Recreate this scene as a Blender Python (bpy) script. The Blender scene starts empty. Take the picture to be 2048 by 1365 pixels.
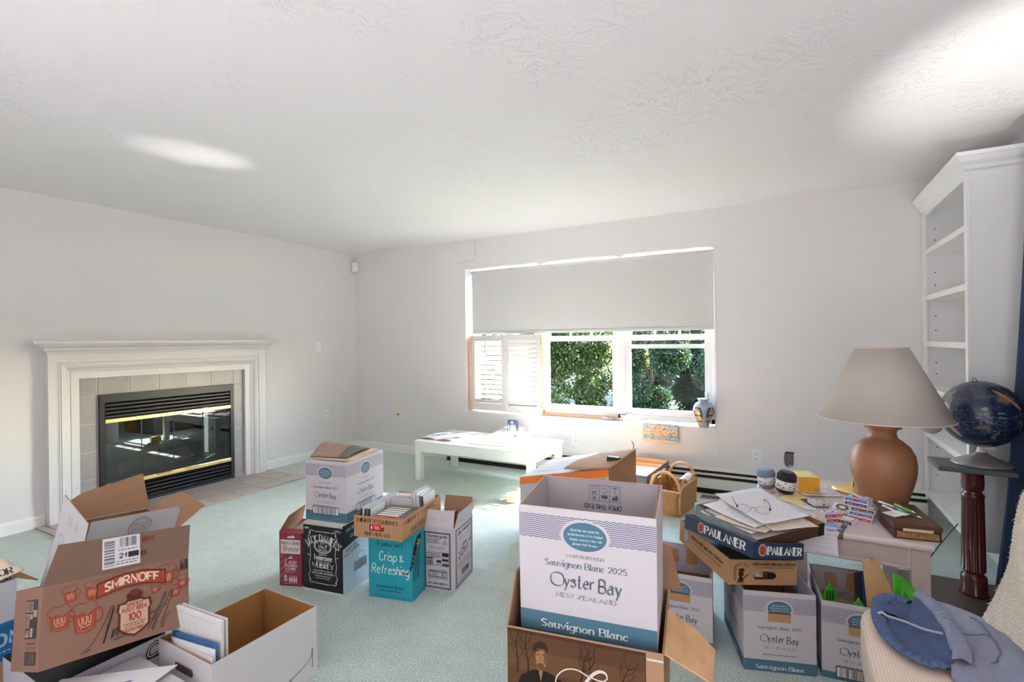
import bpy, bmesh, math, random
from mathutils import Vector as V, Matrix, Euler
from math import sin, cos, pi, radians as R
rnd = random.Random(7)
S = bpy.context.scene
COL = S.collection
# ------------------------------------------------------------------ camera, sky, sun, lamps, exposure
yaw, roll, camh = 5.05605308e-01, -1.18545495e-02, 1.3197244
fw = V((-sin(yaw), cos(yaw), 0)); rt = V((cos(yaw), sin(yaw), 0)); up = V((0, 0, 1))
r2 = cos(roll)*rt + sin(roll)*up; u2 = -sin(roll)*rt + cos(roll)*up
cd = bpy.data.cameras.new('camera'); cam = bpy.data.objects.new('camera', cd); COL.objects.link(cam)
cam.matrix_world = Matrix(((r2.x, u2.x, -fw.x, 0), (r2.y, u2.y, -fw.y, 0), (r2.z, u2.z, -fw.z, camh), (0, 0, 0, 1)))
cd.sensor_width = 36; cd.lens = 36*1004.80176/2048; cd.clip_start = 0.05
S.camera = cam
w = bpy.data.worlds.new('sky'); S.world = w; w.use_nodes = True
nt = w.node_tree; bg = nt.nodes['Background']
sk = nt.nodes.new('ShaderNodeTexSky'); sk.sky_type = 'NISHITA'; sk.sun_disc = False
sk.sun_elevation = R(38); sk.sun_rotation = R(37)
nt.links.new(sk.outputs[0], bg.inputs[0]); bg.inputs[1].default_value = 2.6
sd = bpy.data.lights.new('sun', 'SUN'); sd.energy = 46; sd.angle = R(0.55); sd.color = (1, 0.97, 0.965)
so = bpy.data.objects.new('sun', sd); COL.objects.link(so); so.location = (3, 9, 6)
so.rotation_euler = V((-0.473, -0.630, -0.616)).to_track_quat('-Z', 'Y').to_euler()
def area(name, loc, d, sx, sy, e, col=(1, 1, 1), spread=180):
    l = bpy.data.lights.new(name, 'AREA'); l.shape = 'RECTANGLE'; l.size = sx; l.size_y = sy; l.energy = e; l.color = col; l.spread = R(spread)
    o = bpy.data.objects.new(name, l); COL.objects.link(o); o.location = loc
    o.rotation_euler = V(d).to_track_quat('-Z', 'Y').to_euler(); return o
# unseen fill lamps added behind the camera and by the right wall
LC = (1, 0.955, 1.02)
area('rear_fill_light', (-1.0, -2.3, 1.7), (0.05, 1, 0.45), 4.0, 1.3, 14, LC)  # soft fill lamp added before the solid rear wall
area('rear_upward_fill', (-0.8, -1.6, 0.2), (0, 0.7, 1), 3.6, 1.2, 27, LC, 115)  # lamp added low behind the camera to brighten the ceiling
area('right_fill_light', (1.1, -0.5, 1.3), (-0.45, 1, 0.15), 1.6, 1.8, 6.5, LC)  # lamp added to fill the right side; no door is built here
def added_spot(name, loc, to, ang, e):          # added spot lamp imitating sun reflected onto the ceiling
    l = bpy.data.lights.new(name, 'SPOT'); l.energy = e; l.spot_size = R(ang); l.spot_blend = 1; l.shadow_soft_size = .05; l.color = (1, .985, .96)
    o = bpy.data.objects.new(name, l); COL.objects.link(o); o.location = loc; o.rotation_euler = (V(to)-V(loc)).to_track_quat('-Z', 'Y').to_euler()
added_spot('ceiling_streak_spot', (-2.45, 4.0, .46), (-3.05, 1.70, 2.44), 9, 120)  # lamp added for the bright streak on the left of the ceiling
added_spot('ceiling_glow_spot', (.92, .3, .3), (.78, 2.85, 2.44), 20, 230)  # lamp added for the soft glow on the right of the ceiling
S.view_settings.view_transform = 'Standard'; S.view_settings.look = 'None'
S.view_settings.exposure = 1.23; S.view_settings.gamma = 1; S.view_settings.use_curve_mapping = False
S.cycles.max_bounces = 12; S.cycles.diffuse_bounces = 7; S.cycles.caustics_refractive = False; S.cycles.caustics_reflective = False
S.cycles.sample_clamp_indirect = 6

# ------------------------------------------------------------------ helpers
GAIN = 1.25
def lin(h, g=GAIN):
    h = h.lstrip('#'); o = []
    for i in (0, 2, 4):
        c = int(h[i:i+2], 16)/255
        c = c/12.92 if c <= .04045 else ((c+.055)/1.055)**2.4
        o.append(min(.86, c*g))
    return (*o, 1)
MATS = {}
def mat(name, hexc, rough=.65, metal=0., var=0., vs=8., bump=0., bs=40., spec=.5, sheen=0., stretch=None, gain=GAIN, trans=0., coat=0., dist=.01):
    if name in MATS: return MATS[name]
    m = bpy.data.materials.new(name); m.use_nodes = True; n = m.node_tree.nodes; L = m.node_tree.links
    b = n['Principled BSDF']; c = lin(hexc, gain)
    b.inputs['Base Color'].default_value = c; b.inputs['Roughness'].default_value = rough; b.inputs['Metallic'].default_value = metal
    b.inputs['Specular IOR Level'].default_value = spec
    if sheen: b.inputs['Sheen Weight'].default_value = sheen
    if coat: b.inputs['Coat Weight'].default_value = coat
    if var or bump:
        tc = n.new('ShaderNodeTexCoord'); src = tc.outputs['Object']
        if stretch:
            mp = n.new('ShaderNodeMapping'); mp.inputs['Scale'].default_value = stretch; L.new(src, mp.inputs[0]); src = mp.outputs[0]
    if var:
        t = n.new('ShaderNodeTexNoise'); t.inputs['Scale'].default_value = vs; t.inputs['Detail'].default_value = 5; L.new(src, t.inputs['Vector'])
        mr = n.new('ShaderNodeMapRange'); mr.inputs[1].default_value = .25; mr.inputs[2].default_value = .75
        mr.inputs[3].default_value = 1-var; mr.inputs[4].default_value = 1+var; L.new(t.outputs[0], mr.inputs[0])
        mx = n.new('ShaderNodeVectorMath'); mx.operation = 'SCALE'; mx.inputs[0].default_value = c[:3]; L.new(mr.outputs[0], mx.inputs['Scale'])
        L.new(mx.outputs[0], b.inputs['Base Color'])
    if bump:
        t2 = n.new('ShaderNodeTexNoise'); t2.inputs['Scale'].default_value = bs; t2.inputs['Detail'].default_value = 4; L.new(src, t2.inputs['Vector'])
        bp = n.new('ShaderNodeBump'); bp.inputs['Strength'].default_value = bump; bp.inputs['Distance'].default_value = dist
        L.new(t2.outputs[0], bp.inputs['Height']); L.new(bp.outputs[0], b.inputs['Normal'])
    if trans:
        tr = n.new('ShaderNodeBsdfTranslucent'); tr.inputs[0].default_value = c; ms = n.new('ShaderNodeMixShader'); ms.inputs[0].default_value = trans
        L.new(b.outputs[0], ms.inputs[1]); L.new(tr.outputs[0], ms.inputs[2]); L.new(ms.outputs[0], n['Material Output'].inputs[0])
    MATS[name] = m; return m
def glass_mat(name, tint=(1, 1, 1), refl=.08, rough=.0):
    if name in MATS: return MATS[name]
    m = bpy.data.materials.new(name); m.use_nodes = True; n = m.node_tree.nodes; L = m.node_tree.links
    n.remove(n['Principled BSDF']); t = n.new('ShaderNodeBsdfTransparent'); t.inputs[0].default_value = (*tint, 1)
    g = n.new('ShaderNodeBsdfGlossy'); g.inputs['Roughness'].default_value = rough
    lw = n.new('ShaderNodeLayerWeight'); lw.inputs[0].default_value = .5; pw = n.new('ShaderNodeMath'); pw.operation = 'POWER'; pw.inputs[1].default_value = 5
    L.new(lw.outputs['Facing'], pw.inputs[0]); ad = n.new('ShaderNodeMath'); ad.operation = 'MULTIPLY_ADD'; ad.inputs[1].default_value = 1-refl; ad.inputs[2].default_value = refl; ad.use_clamp = True
    L.new(pw.outputs[0], ad.inputs[0]); x = n.new('ShaderNodeMixShader')
    L.new(ad.outputs[0], x.inputs[0]); L.new(t.outputs[0], x.inputs[1]); L.new(g.outputs[0], x.inputs[2])
    L.new(x.outputs[0], n['Material Output'].inputs[0]); MATS[name] = m; return m
def flat(hexc, rough=.6):           # printing ink
    return mat('ink_'+hexc.lstrip('#'), hexc, rough=rough, spec=.3)

class MB:
    def __init__(s): s.v = []; s.f = []; s.m = []; s.sm = []
    def add(s, vs, fs, mi=0, sm=False):
        k = len(s.v); s.v += [tuple(p) for p in vs]
        for q in fs: s.f.append(tuple(k+i for i in q)); s.m.append(mi); s.sm.append(sm)
        return s
    def box(s, x0, x1, y0, y1, z0, z1, mi=0):
        return s.add([(x0,y0,z0),(x1,y0,z0),(x1,y1,z0),(x0,y1,z0),(x0,y0,z1),(x1,y0,z1),(x1,y1,z1),(x0,y1,z1)],
              [(0,3,2,1),(4,5,6,7),(0,1,5,4),(1,2,6,5),(2,3,7,6),(3,0,4,7)], mi)
    def slab(s, o, u, v, n, mi=0, mtop=None):     # corner + three edge vectors (right handed)
        o, u, v, n = V(o), V(u), V(v), V(n)
        p = [o, o+u, o+u+v, o+v]; p += [q+n for q in p]
        s.add(p, [(0,3,2,1),(0,1,5,4),(1,2,6,5),(2,3,7,6),(3,0,4,7)], mi); k = len(s.v)-8
        s.f.append((k+4,k+5,k+6,k+7)); s.m.append(mi if mtop is None else mtop); s.sm.append(False); return s
    def prism(s, pts, ext, mi=0):                 # polygon of 3D points extruded by a vector
        e = V(ext); n = len(pts); p = [V(q) for q in pts]; p += [q+e for q in p]
        return s.add(p, [tuple(range(n))[::-1], tuple(range(n, 2*n))]+[(i, (i+1) % n, n+(i+1) % n, n+i) for i in range(n)], mi)
    def cyl(s, a, b, r0, r1=None, n=16, mi=0, sm=True, cap=True):
        r1 = r0 if r1 is None else r1; a, b = V(a), V(b); d = (b-a).normalized()
        x = d.orthogonal().normalized(); y = d.cross(x); k = len(s.v)
        ring = [(cos(2*pi*i/n), sin(2*pi*i/n)) for i in range(n)]
        s.v += [tuple(a+(x*c+y*e)*r0) for c, e in ring]+[tuple(b+(x*c+y*e)*r1) for c, e in ring]
        for i in range(n): s.f.append((k+i, k+(i+1) % n, k+n+(i+1) % n, k+n+i)); s.m.append(mi); s.sm.append(sm)
        if cap:
            s.f.append(tuple(range(k+n-1, k-1, -1))); s.f.append(tuple(range(k+n, k+2*n))); s.m += [mi, mi]; s.sm += [False, False]
        return s
    def lathe(s, prof, n=32, c=(0, 0, 0), mi=0, sm=True, flute=None):
        k = len(s.v); c = V(c); m = len(prof)
        for r, z in prof:
            for i in range(n):
                a = 2*pi*i/n; q = r*(1 if not flute else flute(a, z))
                s.v.append((c.x+q*cos(a), c.y+q*sin(a), c.z+z))
        for j in range(m-1):
            for i in range(n):
                s.f.append((k+j*n+i, k+j*n+(i+1) % n, k+(j+1)*n+(i+1) % n, k+(j+1)*n+i)); s.m.append(mi); s.sm.append(sm)
        if prof[0][0] > 1e-5: s.f.append(tuple(range(k+n-1, k-1, -1))); s.m.append(mi); s.sm.append(False)
        if prof[-1][0] > 1e-5: s.f.append(tuple(range(k+(m-1)*n, k+m*n))); s.m.append(mi); s.sm.append(False)
        return s
    def tube(s, pts, r, n=8, mi=0, closed=False):
        P = [V(p) for p in pts]; N = len(P); k = len(s.v); prev = None
        for i, p in enumerate(P):
            if closed: t = P[(i+1) % N]-P[i-1]
            else: t = P[min(i+1, N-1)]-P[max(i-1, 0)]
            t.normalize()
            if prev is None: x = t.orthogonal().normalized()
            else: x = (prev-t*prev.dot(t)).normalized()
            prev = x; y = t.cross(x); rr = r[i] if hasattr(r, '__len__') else r
            for j in range(n): s.v.append(tuple(p+(x*cos(2*pi*j/n)+y*sin(2*pi*j/n))*rr))
        for i in range(N if closed else N-1):
            for j in range(n):
                a = k+i*n; b = k+((i+1) % N)*n; s.f.append((a+j, a+(j+1) % n, b+(j+1) % n, b+j)); s.m.append(mi); s.sm.append(True)
        if not closed:
            s.f.append(tuple(range(k+n-1, k-1, -1))); s.f.append(tuple(range(k+(N-1)*n, k+N*n))); s.m += [mi, mi]; s.sm += [False, False]
        return s
    def grid(s, fn, nu, nv, mi=0, sm=True):
        k = len(s.v)
        for j in range(nv+1):
            for i in range(nu+1): s.v.append(tuple(fn(i/nu, j/nv)))
        for j in range(nv):
            for i in range(nu):
                a = k+j*(nu+1)+i; s.f.append((a, a+1, a+nu+2, a+nu+1)); s.m.append(mi); s.sm.append(sm)
        return s
    def build(s, name, mats, parent=None, bevel=0., smooth=None, solid=0.):
        me = bpy.data.meshes.new(name); me.from_pydata(s.v, [], s.f)
        if not isinstance(mats, (list, tuple)): mats = [mats]
        for m in mats: me.materials.append(m)
        me.polygons.foreach_set('material_index', s.m)
        me.polygons.foreach_set('use_smooth', [bool(x) for x in (s.sm if smooth is None else [smooth]*len(s.sm))]); me.update()
        if bevel:
            bm = bmesh.new(); bm.from_mesh(me); bmesh.ops.recalc_face_normals(bm, faces=bm.faces)
            e = [x for x in bm.edges if len(x.link_faces) == 2 and x.calc_face_angle(0) > .5]
            bmesh.ops.bevel(bm, geom=e, offset=bevel, segments=2, affect='EDGES', profile=.6); bm.to_mesh(me); bm.free()
        o = bpy.data.objects.new(name, me); COL.objects.link(o)
        if parent: o.parent = parent
        if solid:
            md = o.modifiers.new('thickness', 'SOLIDIFY'); md.thickness = solid; md.offset = 0
        return o
def rbox(name, m, x0, x1, y0, y1, z0, z1, parent=None, bevel=.003):
    return MB().box(x0, x1, y0, y1, z0, z1).build(name, m, parent, bevel)
def tag(o, label, cat, group=None):
    o['label'] = label; o['category'] = cat
    if group: o['group'] = group
    return o
def thing(name, label, cat, loc=(0, 0, 0), rot=0., group=None):
    o = bpy.data.objects.new(name, None); COL.objects.link(o); o.location = loc; o.empty_display_size = .05
    if isinstance(rot, Matrix): o.rotation_euler = rot.to_euler()
    else: o.rotation_euler = (0, 0, rot)
    return tag(o, label, cat, group)
def struct(o): o['kind'] = 'structure'; return o
def tilt(yw, ax, ay): return Matrix.Rotation(yw, 3, 'Z') @ Matrix.Rotation(ax, 3, 'X') @ Matrix.Rotation(ay, 3, 'Y')
def copies(root, loc, rot=None, label=None, mats=None):
    r = root.copy(); COL.objects.link(r); r.location = loc
    if rot is not None: r.rotation_euler = rot
    if label: r['label'] = label
    for ch in list(root.children):
        c = ch.copy(); COL.objects.link(c); c.parent = r
        for g in list(ch.children):
            d = g.copy(); COL.objects.link(d); d.parent = c
    return r

# ------------------------------------------------------------------ lettering: skeleton alphabet drawn with a pen
GL = {
'A':'03 4B 83|26 66','B':'03 0B|~0B 4B 6A 68 47 07|~07 57 76 74 53 03','C':'~7A 4B 1A 07 14 43 74','D':'03 0B|~0B 3B 6A 77 64 33 03',
'E':'6B 0B 03 63|07 57','F':'6B 0B 03|07 57','G':'~7A 4B 1A 07 14 43 74|74 77 47','H':'03 0B|73 7B|07 77','I':'03 0B','J':'~4B 46 44 23 04',
'K':'03 0B|6B 07 63','L':'0B 03 53','M':'03 0B 45 8B 83','N':'03 0B 73 7B','O':'o4B 1A 07 14 43 74 87 7A','P':'03 0B|~0B 4B 6A 68 47 07',
'Q':'o4B 1A 07 14 43 74 87 7A|54 82','R':'03 0B|~0B 4B 6A 68 47 07|37 73','S':'~6A 3B 09 37 65 33 04','T':'0B 8B|43 4B','U':'~0B 07 14 33 54 67 6B',
'V':'0B 43 8B','W':'0B 33 5B 83 BB','X':'03 7B|0B 73','Y':'0B 47 8B|47 43','Z':'0B 7B 03 73',
'0':'o3B 08 06 33 66 68','1':'19 3B 33','2':'~09 3B 69 46 03|03 63','3':'~0A 3B 69 37|~37 65 33 04','4':'53 5B 05 75','5':'6B 1B 08|~08 38 65 33 04',
'6':'~6A 2A 06 33 65 37 06','7':'0B 6B 23','8':'o3B 09 37 65 33 05 37 69','9':'~04 43 69 3B 09 37 69',
'a':'~17 38 57 54 63|~56 16 04 23 54','b':'0B 03|~07 38 65 33 04','c':'~57 28 05 23 54','d':'6B 63|~67 38 05 33 64','e':'06 66|~66 57 38 17 05 14 33 64',
'f':'~5B 3A 28 23|08 48','g':'~67 38 05 33 64|~68 62 40 11','h':'0B 03|~06 28 57 53','i':'08 03|0A 0B','j':'~28 22 10 00|2A 2B','k':'0B 03|58 05 53',
'l':'0B 03','m':'08 03|~06 28 47 43|~46 68 87 83','n':'08 03|~06 28 57 53','o':'o38 05 33 65','p':'08 00|~07 38 65 33 04','q':'68 60|~67 38 05 33 64',
'r':'08 03|~06 28 48','s':'~57 28 07 46 54 23 04','t':'~2B 24 33 53|08 48','u':'~08 04 23 54|58 53','v':'08 33 68','w':'08 23 48 63 88',
'x':'03 58|08 53','y':'08 33|68 10','z':'08 58 03 53','&':'~73 19 3B 49 15 23 56',"'":'0B 09','.':'03 04',',':'04 02','-':'07 37','[':'2C 0C 01 21',
']':'0C 2C 21 01','/':'02 5B','(':'~2C 08 06 22','!':'0B 06|03 04'}
def crom(P, closed=False, k=5):
    n = len(P); o = []
    for i in range(n if closed else n-1):
        if closed: a, b, c, d = P[i-1], P[i], P[(i+1) % n], P[(i+2) % n]
        else: a, b, c, d = P[max(i-1, 0)], P[i], P[i+1], P[min(i+2, n-1)]
        for j in range(k):
            t = j/k; o.append(tuple(.5*((2*b[q])+(-a[q]+c[q])*t+(2*a[q]-5*b[q]+4*c[q]-d[q])*t*t+(-a[q]+3*b[q]-3*c[q]+d[q])*t**3) for q in range(len(b))))
    if not closed: o.append(tuple(P[-1]))
    return o
def glyph(ch):
    r = []
    for st in GL.get(ch, '').split('|'):
        if not st: continue
        md = st[0] if st[0] in '~o' else ''; P = [(int(q[0], 16), int(q[1], 16)-3) for q in st.lstrip('~o').split()]
        r.append((crom(P, md == 'o', 4) if md else P, md == 'o'))
    return r
class Print:
    """flat printing on a face: frame origin, u (right), v (up), n (outward); metres"""
    def __init__(s, o, u, v, n): s.o, s.u, s.v, s.n = V(o), V(u).normalized(), V(v).normalized(), V(n).normalized(); s.P = []; s.L = 0
    def poly(s, pts, c): s.P.append((pts, c, s.L)); return s
    def up(s): s.L += 1; return s
    def rect(s, x0, y0, x1, y1, c): s.L += .25; return s.poly([(x0, y0), (x1, y0), (x1, y1), (x0, y1)], c)
    def ell(s, x, y, rx, ry, c, n=28): s.L += .25; return s.poly([(x+rx*cos(2*pi*i/n), y+ry*sin(2*pi*i/n)) for i in range(n)], c)
    def frame(s, x0, y0, x1, y1, t, c):
        s.rect(x0, y0, x1, y0+t, c); s.rect(x0, y1-t, x1, y1, c); s.rect(x0, y0, x0+t, y1, c); s.rect(x1-t, y0, x1, y1, c); return s
    def line(s, P, w, c, closed=False, pen=None):
        n = len(P); Q = [V((p[0], p[1])) for p in P]; A = []; B = []
        if n < 2: return s
        for i in range(n):
            if closed: t = Q[(i+1) % n]-Q[i-1]
            else: t = Q[min(i+1, n-1)]-Q[max(i-1, 0)]
            if t.length < 1e-9: t = V((1, 0))
            t.normalize(); nn = V((-t.y, t.x))
            k = 1.
            if not closed and 0 < i < n-1:
                d0 = (Q[i]-Q[i-1]); 
                if d0.length > 1e-9: k = 1/max(.5, abs(d0.normalized().dot(t)))
            ww = w[i] if hasattr(w, '__len__') else w
            if pen: ww *= pen(t)
            A.append(Q[i]+nn*ww*.5*k); B.append(Q[i]-nn*ww*.5*k)
        for i in range(n if closed else n-1):
            j = (i+1) % n; s.P.append(([A[i], B[i], B[j], A[j]], c, s.L+.02))
        return s
    def ring(s, x, y, rx, ry, w, c, n=28): return s.line([(x+rx*cos(2*pi*i/n), y+ry*sin(2*pi*i/n)) for i in range(n)], w, c, True)
    def text(s, t, x, y, h, c, style='sans', al='c', xs=1., wt=None, sp=1., shear=0., warp=None, rot=0, fw=None):
        k = h/8; adv = []; X = 0
        for ch in t:
            adv.append(X)
            if ch == ' ': X += 5*xs*sp
            else:
                g = glyph(ch); X += ((max([p[0] for q, _ in g for p in q]) if g else 3)*xs+2.3*sp)
        W = (X-2.3*sp)*k; kx = k
        if fw: kx = k*fw/W; W = fw
        x0 = {'c': -W/2, 'l': 0, 'r': -W}[al]
        s.L += .25
        if wt is None: wt = {'sans': 1.1, 'bold': 1.8, 'serif': 1.15, 'bserif': 1.7, 'pen': 1.3, 'brush': 1.2}[style]
        pen = None
        if 'serif' in style: pen = lambda d: .34+.82*abs(d.y)
        elif style == 'pen': pen = lambda d: .3+.95*abs(d.x*sin(R(40))-d.y*cos(R(40)))**1.0 if True else 1
        def tf(p):
            a, b = (p[0]+p[1]*shear)*kx+x0, p[1]*k
            if warp: a, b = warp(a, b)
            elif rot: a, b = a*cos(rot)-b*sin(rot), a*sin(rot)+b*cos(rot)
            return (a+x, b+y)
        for ch, ax in zip(t, adv):
            for P, cl in glyph(ch):
                Q = [(ax+p[0]*xs, p[1]) for p in P]
                if 'serif' in style and not cl:
                    for e, q in ((Q[0], Q[1]), (Q[-1], Q[-2])):
                        if abs(e[1]-q[1]) > 2*abs(e[0]-q[0]) and (e[1] in (0, 8, 5, -3)): s.line([tf((e[0]-.75-.55*wt, e[1])), tf((e[0]+.75+.55*wt, e[1]))], .62*k*max(1, wt*.6), c)
                if style in ('pen', 'brush') or warp is None: s.line([tf(q) for q in Q], wt*k, c, cl, pen)
                else: s.line([tf(q) for q in Q], wt*k, c, cl, pen)
        return s
    def tiny(s, x0, y, x1, h, c, seed=1):           # a line of print too small to read in the photograph
        q = random.Random(seed); X = x0; s.L += .1
        while X < x1:
            w = h*q.uniform(.5, 2.6); w = min(w, x1-X); s.poly([(X, y), (X+w, y), (X+w, y+h*.62), (X, y+h*.62)], c); X += w+h*.5
        return s
    def bars(s, x0, y0, x1, y1, c, seed=3, step=.0035, horiz=False):
        q = random.Random(seed); s.L += .25; a = y0 if horiz else x0; e = y1 if horiz else x1
        while a < e:
            w = q.choice((.3, .3, .6, .9))*step; w = min(w, e-a)
            s.poly([(x0, a), (x1, a), (x1, a+w), (x0, a+w)] if horiz else [(a, y0), (a+w, y0), (a+w, y1), (a, y1)], c); a += w+q.choice((.3, .5, .8))*step
        return s
    def waves(s, x0, x1, y0, y1, n, amp, wl, w, c, cut=None):
        s.L += .25
        for i in range(n):
            y = y0+(y1-y0)*i/(n-1); N = int((x1-x0)/wl*8); P = []
            for j in range(N+1):
                x = x0+(x1-x0)*j/N; p = (x, y+amp*sin(2*pi*x/wl))
                if cut and cut(*p):
                    if len(P) > 1: s.line(P, w, c)
                    P = []
                else: P.append(p)
            if len(P) > 1: s.line(P, w, c)
        return s
    def build(s, name, parent, off=.0004):
        cols = []; mb = MB()
        for pts, c, L in s.P:
            if c not in cols: cols.append(c)
            e = off+L*.00012; mb.add([s.o+s.u*p[0]+s.v*p[1]+s.n*e for p in pts], [tuple(range(len(pts)))], cols.index(c))
        return mb.build(name, [flat(c) for c in cols], parent)
# ------------------------------------------------------------------ room shell
XL, XR, YB, YR, HC = -4.8093, 1.14, 4.613, -2.4, 2.44
WX0, WX1, WZ0, WZ1 = -3.137, -0.565, 0.553, 2.123
def wallmat(name, hexc, ceil=False):
    m = mat(name, hexc, rough=.85, spec=.25); n = m.node_tree.nodes; L = m.node_tree.links; b = n['Principled BSDF']
    tc = n.new('ShaderNodeTexCoord'); bp = n.new('ShaderNodeBump')
    if ceil:      # hand-trowelled plaster: sparse curved ridges
        d = n.new('ShaderNodeTexNoise'); d.inputs['Scale'].default_value = 2.2; d.inputs['Detail'].default_value = 3; L.new(tc.outputs['Object'], d.inputs['Vector'])
        ad = n.new('ShaderNodeVectorMath'); ad.operation = 'MULTIPLY_ADD'; ad.inputs[1].default_value = (1.1, 1.1, 1.1)
        L.new(d.outputs['Color'], ad.inputs[0]); L.new(tc.outputs['Object'], ad.inputs[2])
        mp = n.new('ShaderNodeMapping'); mp.inputs['Scale'].default_value = (2.2, 7., 3); L.new(ad.outputs[0], mp.inputs[0])
        t = n.new('ShaderNodeTexNoise'); t.inputs['Scale'].default_value = 2.4; t.inputs['Detail'].default_value = 6; t.inputs['Roughness'].default_value = .62
        L.new(mp.outputs[0], t.inputs['Vector'])
        # thin lines where the noise crosses its middle value
        s1 = n.new('ShaderNodeMath'); s1.operation = 'SUBTRACT'; s1.inputs[1].default_value = .5; L.new(t.outputs[0], s1.inputs[0])
        s2 = n.new('ShaderNodeMath'); s2.operation = 'ABSOLUTE'; L.new(s1.outputs[0], s2.inputs[0])
        s3 = n.new('ShaderNodeMapRange'); s3.inputs[1].default_value = 0; s3.inputs[2].default_value = .014; s3.inputs[3].default_value = 1; s3.inputs[4].default_value = 0; L.new(s2.outputs[0], s3.inputs[0])
        k = n.new('ShaderNodeTexNoise'); k.inputs['Scale'].default_value = 3.1; k.inputs['Detail'].default_value = 2; L.new(tc.outputs['Object'], k.inputs['Vector'])
        km = n.new('ShaderNodeMapRange'); km.inputs[1].default_value = .45; km.inputs[2].default_value = .70; L.new(k.outputs[0], km.inputs[0])
        mu = n.new('ShaderNodeMath'); mu.operation = 'MULTIPLY'; L.new(s3.outputs[0], mu.inputs[0]); L.new(km.outputs[0], mu.inputs[1])
        L.new(mu.outputs[0], bp.inputs['Height']); bp.inputs['Strength'].default_value = .5; bp.inputs['Distance'].default_value = .0042
    else:
        t = n.new('ShaderNodeTexNoise'); t.inputs['Scale'].default_value = 220; L.new(tc.outputs['Object'], t.inputs['Vector'])
        L.new(t.outputs[0], bp.inputs['Height']); bp.inputs['Strength'].default_value = .06; bp.inputs['Distance'].default_value = .003
    L.new(bp.outputs[0], b.inputs['Normal']); return m
mwall = wallmat('wall_paint', '#d0cdcc'); mceil = wallmat('ceiling_plaster', '#d3d0cf', True)
mtrim = mat('white_trim_paint', '#dad8d5', rough=.4, spec=.5)
mvinyl = mat('white_vinyl', '#e4e4e2', rough=.3)
# carpet
mcar = mat('mint_carpet', '#a3c2b4', rough=.95, spec=.1, sheen=.3)
n = mcar.node_tree.nodes; L = mcar.node_tree.links; b = n['Principled BSDF']
tc = n.new('ShaderNodeTexCoord')
def nz(sc, det=3):
    t = n.new('ShaderNodeTexNoise'); t.inputs['Scale'].default_value = sc; t.inputs['Detail'].default_value = det; L.new(tc.outputs['Object'], t.inputs['Vector']); return t
t1, t2, t3 = nz(1.3), nz(150, 2), nz(9, 4)
def mr(src, a, bb, c, d):
    x = n.new('ShaderNodeMapRange'); x.inputs[1].default_value = a; x.inputs[2].default_value = bb; x.inputs[3].default_value = c; x.inputs[4].default_value = d; L.new(src, x.inputs[0]); return x
m1, m2, m3 = mr(t1.outputs[0], .3, .7, .93, 1.06), mr(t2.outputs[0], .3, .7, .62, 1.3), mr(t3.outputs[0], .3, .72, .93, 1.06)
q1 = n.new('ShaderNodeMath'); q1.operation = 'MULTIPLY'; L.new(m1.outputs[0], q1.inputs[0]); L.new(m2.outputs[0], q1.inputs[1])
q2 = n.new('ShaderNodeMath'); q2.operation = 'MULTIPLY'; L.new(q1.outputs[0], q2.inputs[0]); L.new(m3.outputs[0], q2.inputs[1])
sc = n.new('ShaderNodeVectorMath'); sc.operation = 'SCALE'; sc.inputs[0].default_value = lin('#b3c1ba')[:3]; L.new(q2.outputs[0], sc.inputs['Scale']); L.new(sc.outputs[0], b.inputs['Base Color'])
bp = n.new('ShaderNodeBump'); bp.inputs['Strength'].default_value = .8; bp.inputs['Distance'].default_value = .008; L.new(t2.outputs[0], bp.inputs['Height']); L.new(bp.outputs[0], b.inputs['Normal'])

struct(MB().box(XL-.12, XR+.12, YR-.12, YB+.2, -.1, 0).build('floor', mcar))
struct(MB().box(XL-.12, XR+.12, YR-.12, YB+.2, HC, HC+.1).build('ceiling', mceil))
wb = MB(); t = .16
wb.box(XL-.12, WX0, YB, YB+t, 0, HC); wb.box(WX1, XR+.12, YB, YB+t, 0, HC); wb.box(WX0, WX1, YB, YB+t, 0, WZ0-.012); wb.box(WX0, WX1, YB, YB+t, WZ1, HC)
wob = struct(wb.build('wall_back', mwall))
FY0, FY1 = 1.895, 2.985        # firebox opening in the left wall
wl = MB(); wl.box(XL-.12, XL, YR, FY0, 0, HC); wl.box(XL-.12, XL, FY1, YB, 0, HC); wl.box(XL-.12, XL, FY0, FY1, .93, HC)
struct(wl.build('wall_left', mwall))
struct(MB().box(XR, XR+.12, YR, YB, 0, HC).build('wall_right', mwall))
struct(MB().box(XL-.12, XR+.12, YR-.12, YR, 0, HC).build('wall_rear', mwall))
def baseboard(name, a, bb, nrm):
    a, bb, nn = V(a), V(bb), V(nrm)
    pf = [(0, 0), (.014, 0), (.014, .07), (.009, .082), (.004, .09), (0, .09)]
    return struct(MB().prism([a+nn*x+V((0, 0, z)) for x, z in pf], bb-a).build(name, mtrim))
baseboard('baseboard_left', (XL, YR, 0), (XL, 1.56, 0), (1, 0, 0))
o = baseboard('baseboard_left', (XL, 3.30, 0), (XL, YB, 0), (1, 0, 0))
baseboard('baseboard_back', (XL, YB, 0), (-3.37, YB, 0), (0, -1, 0))

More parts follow.
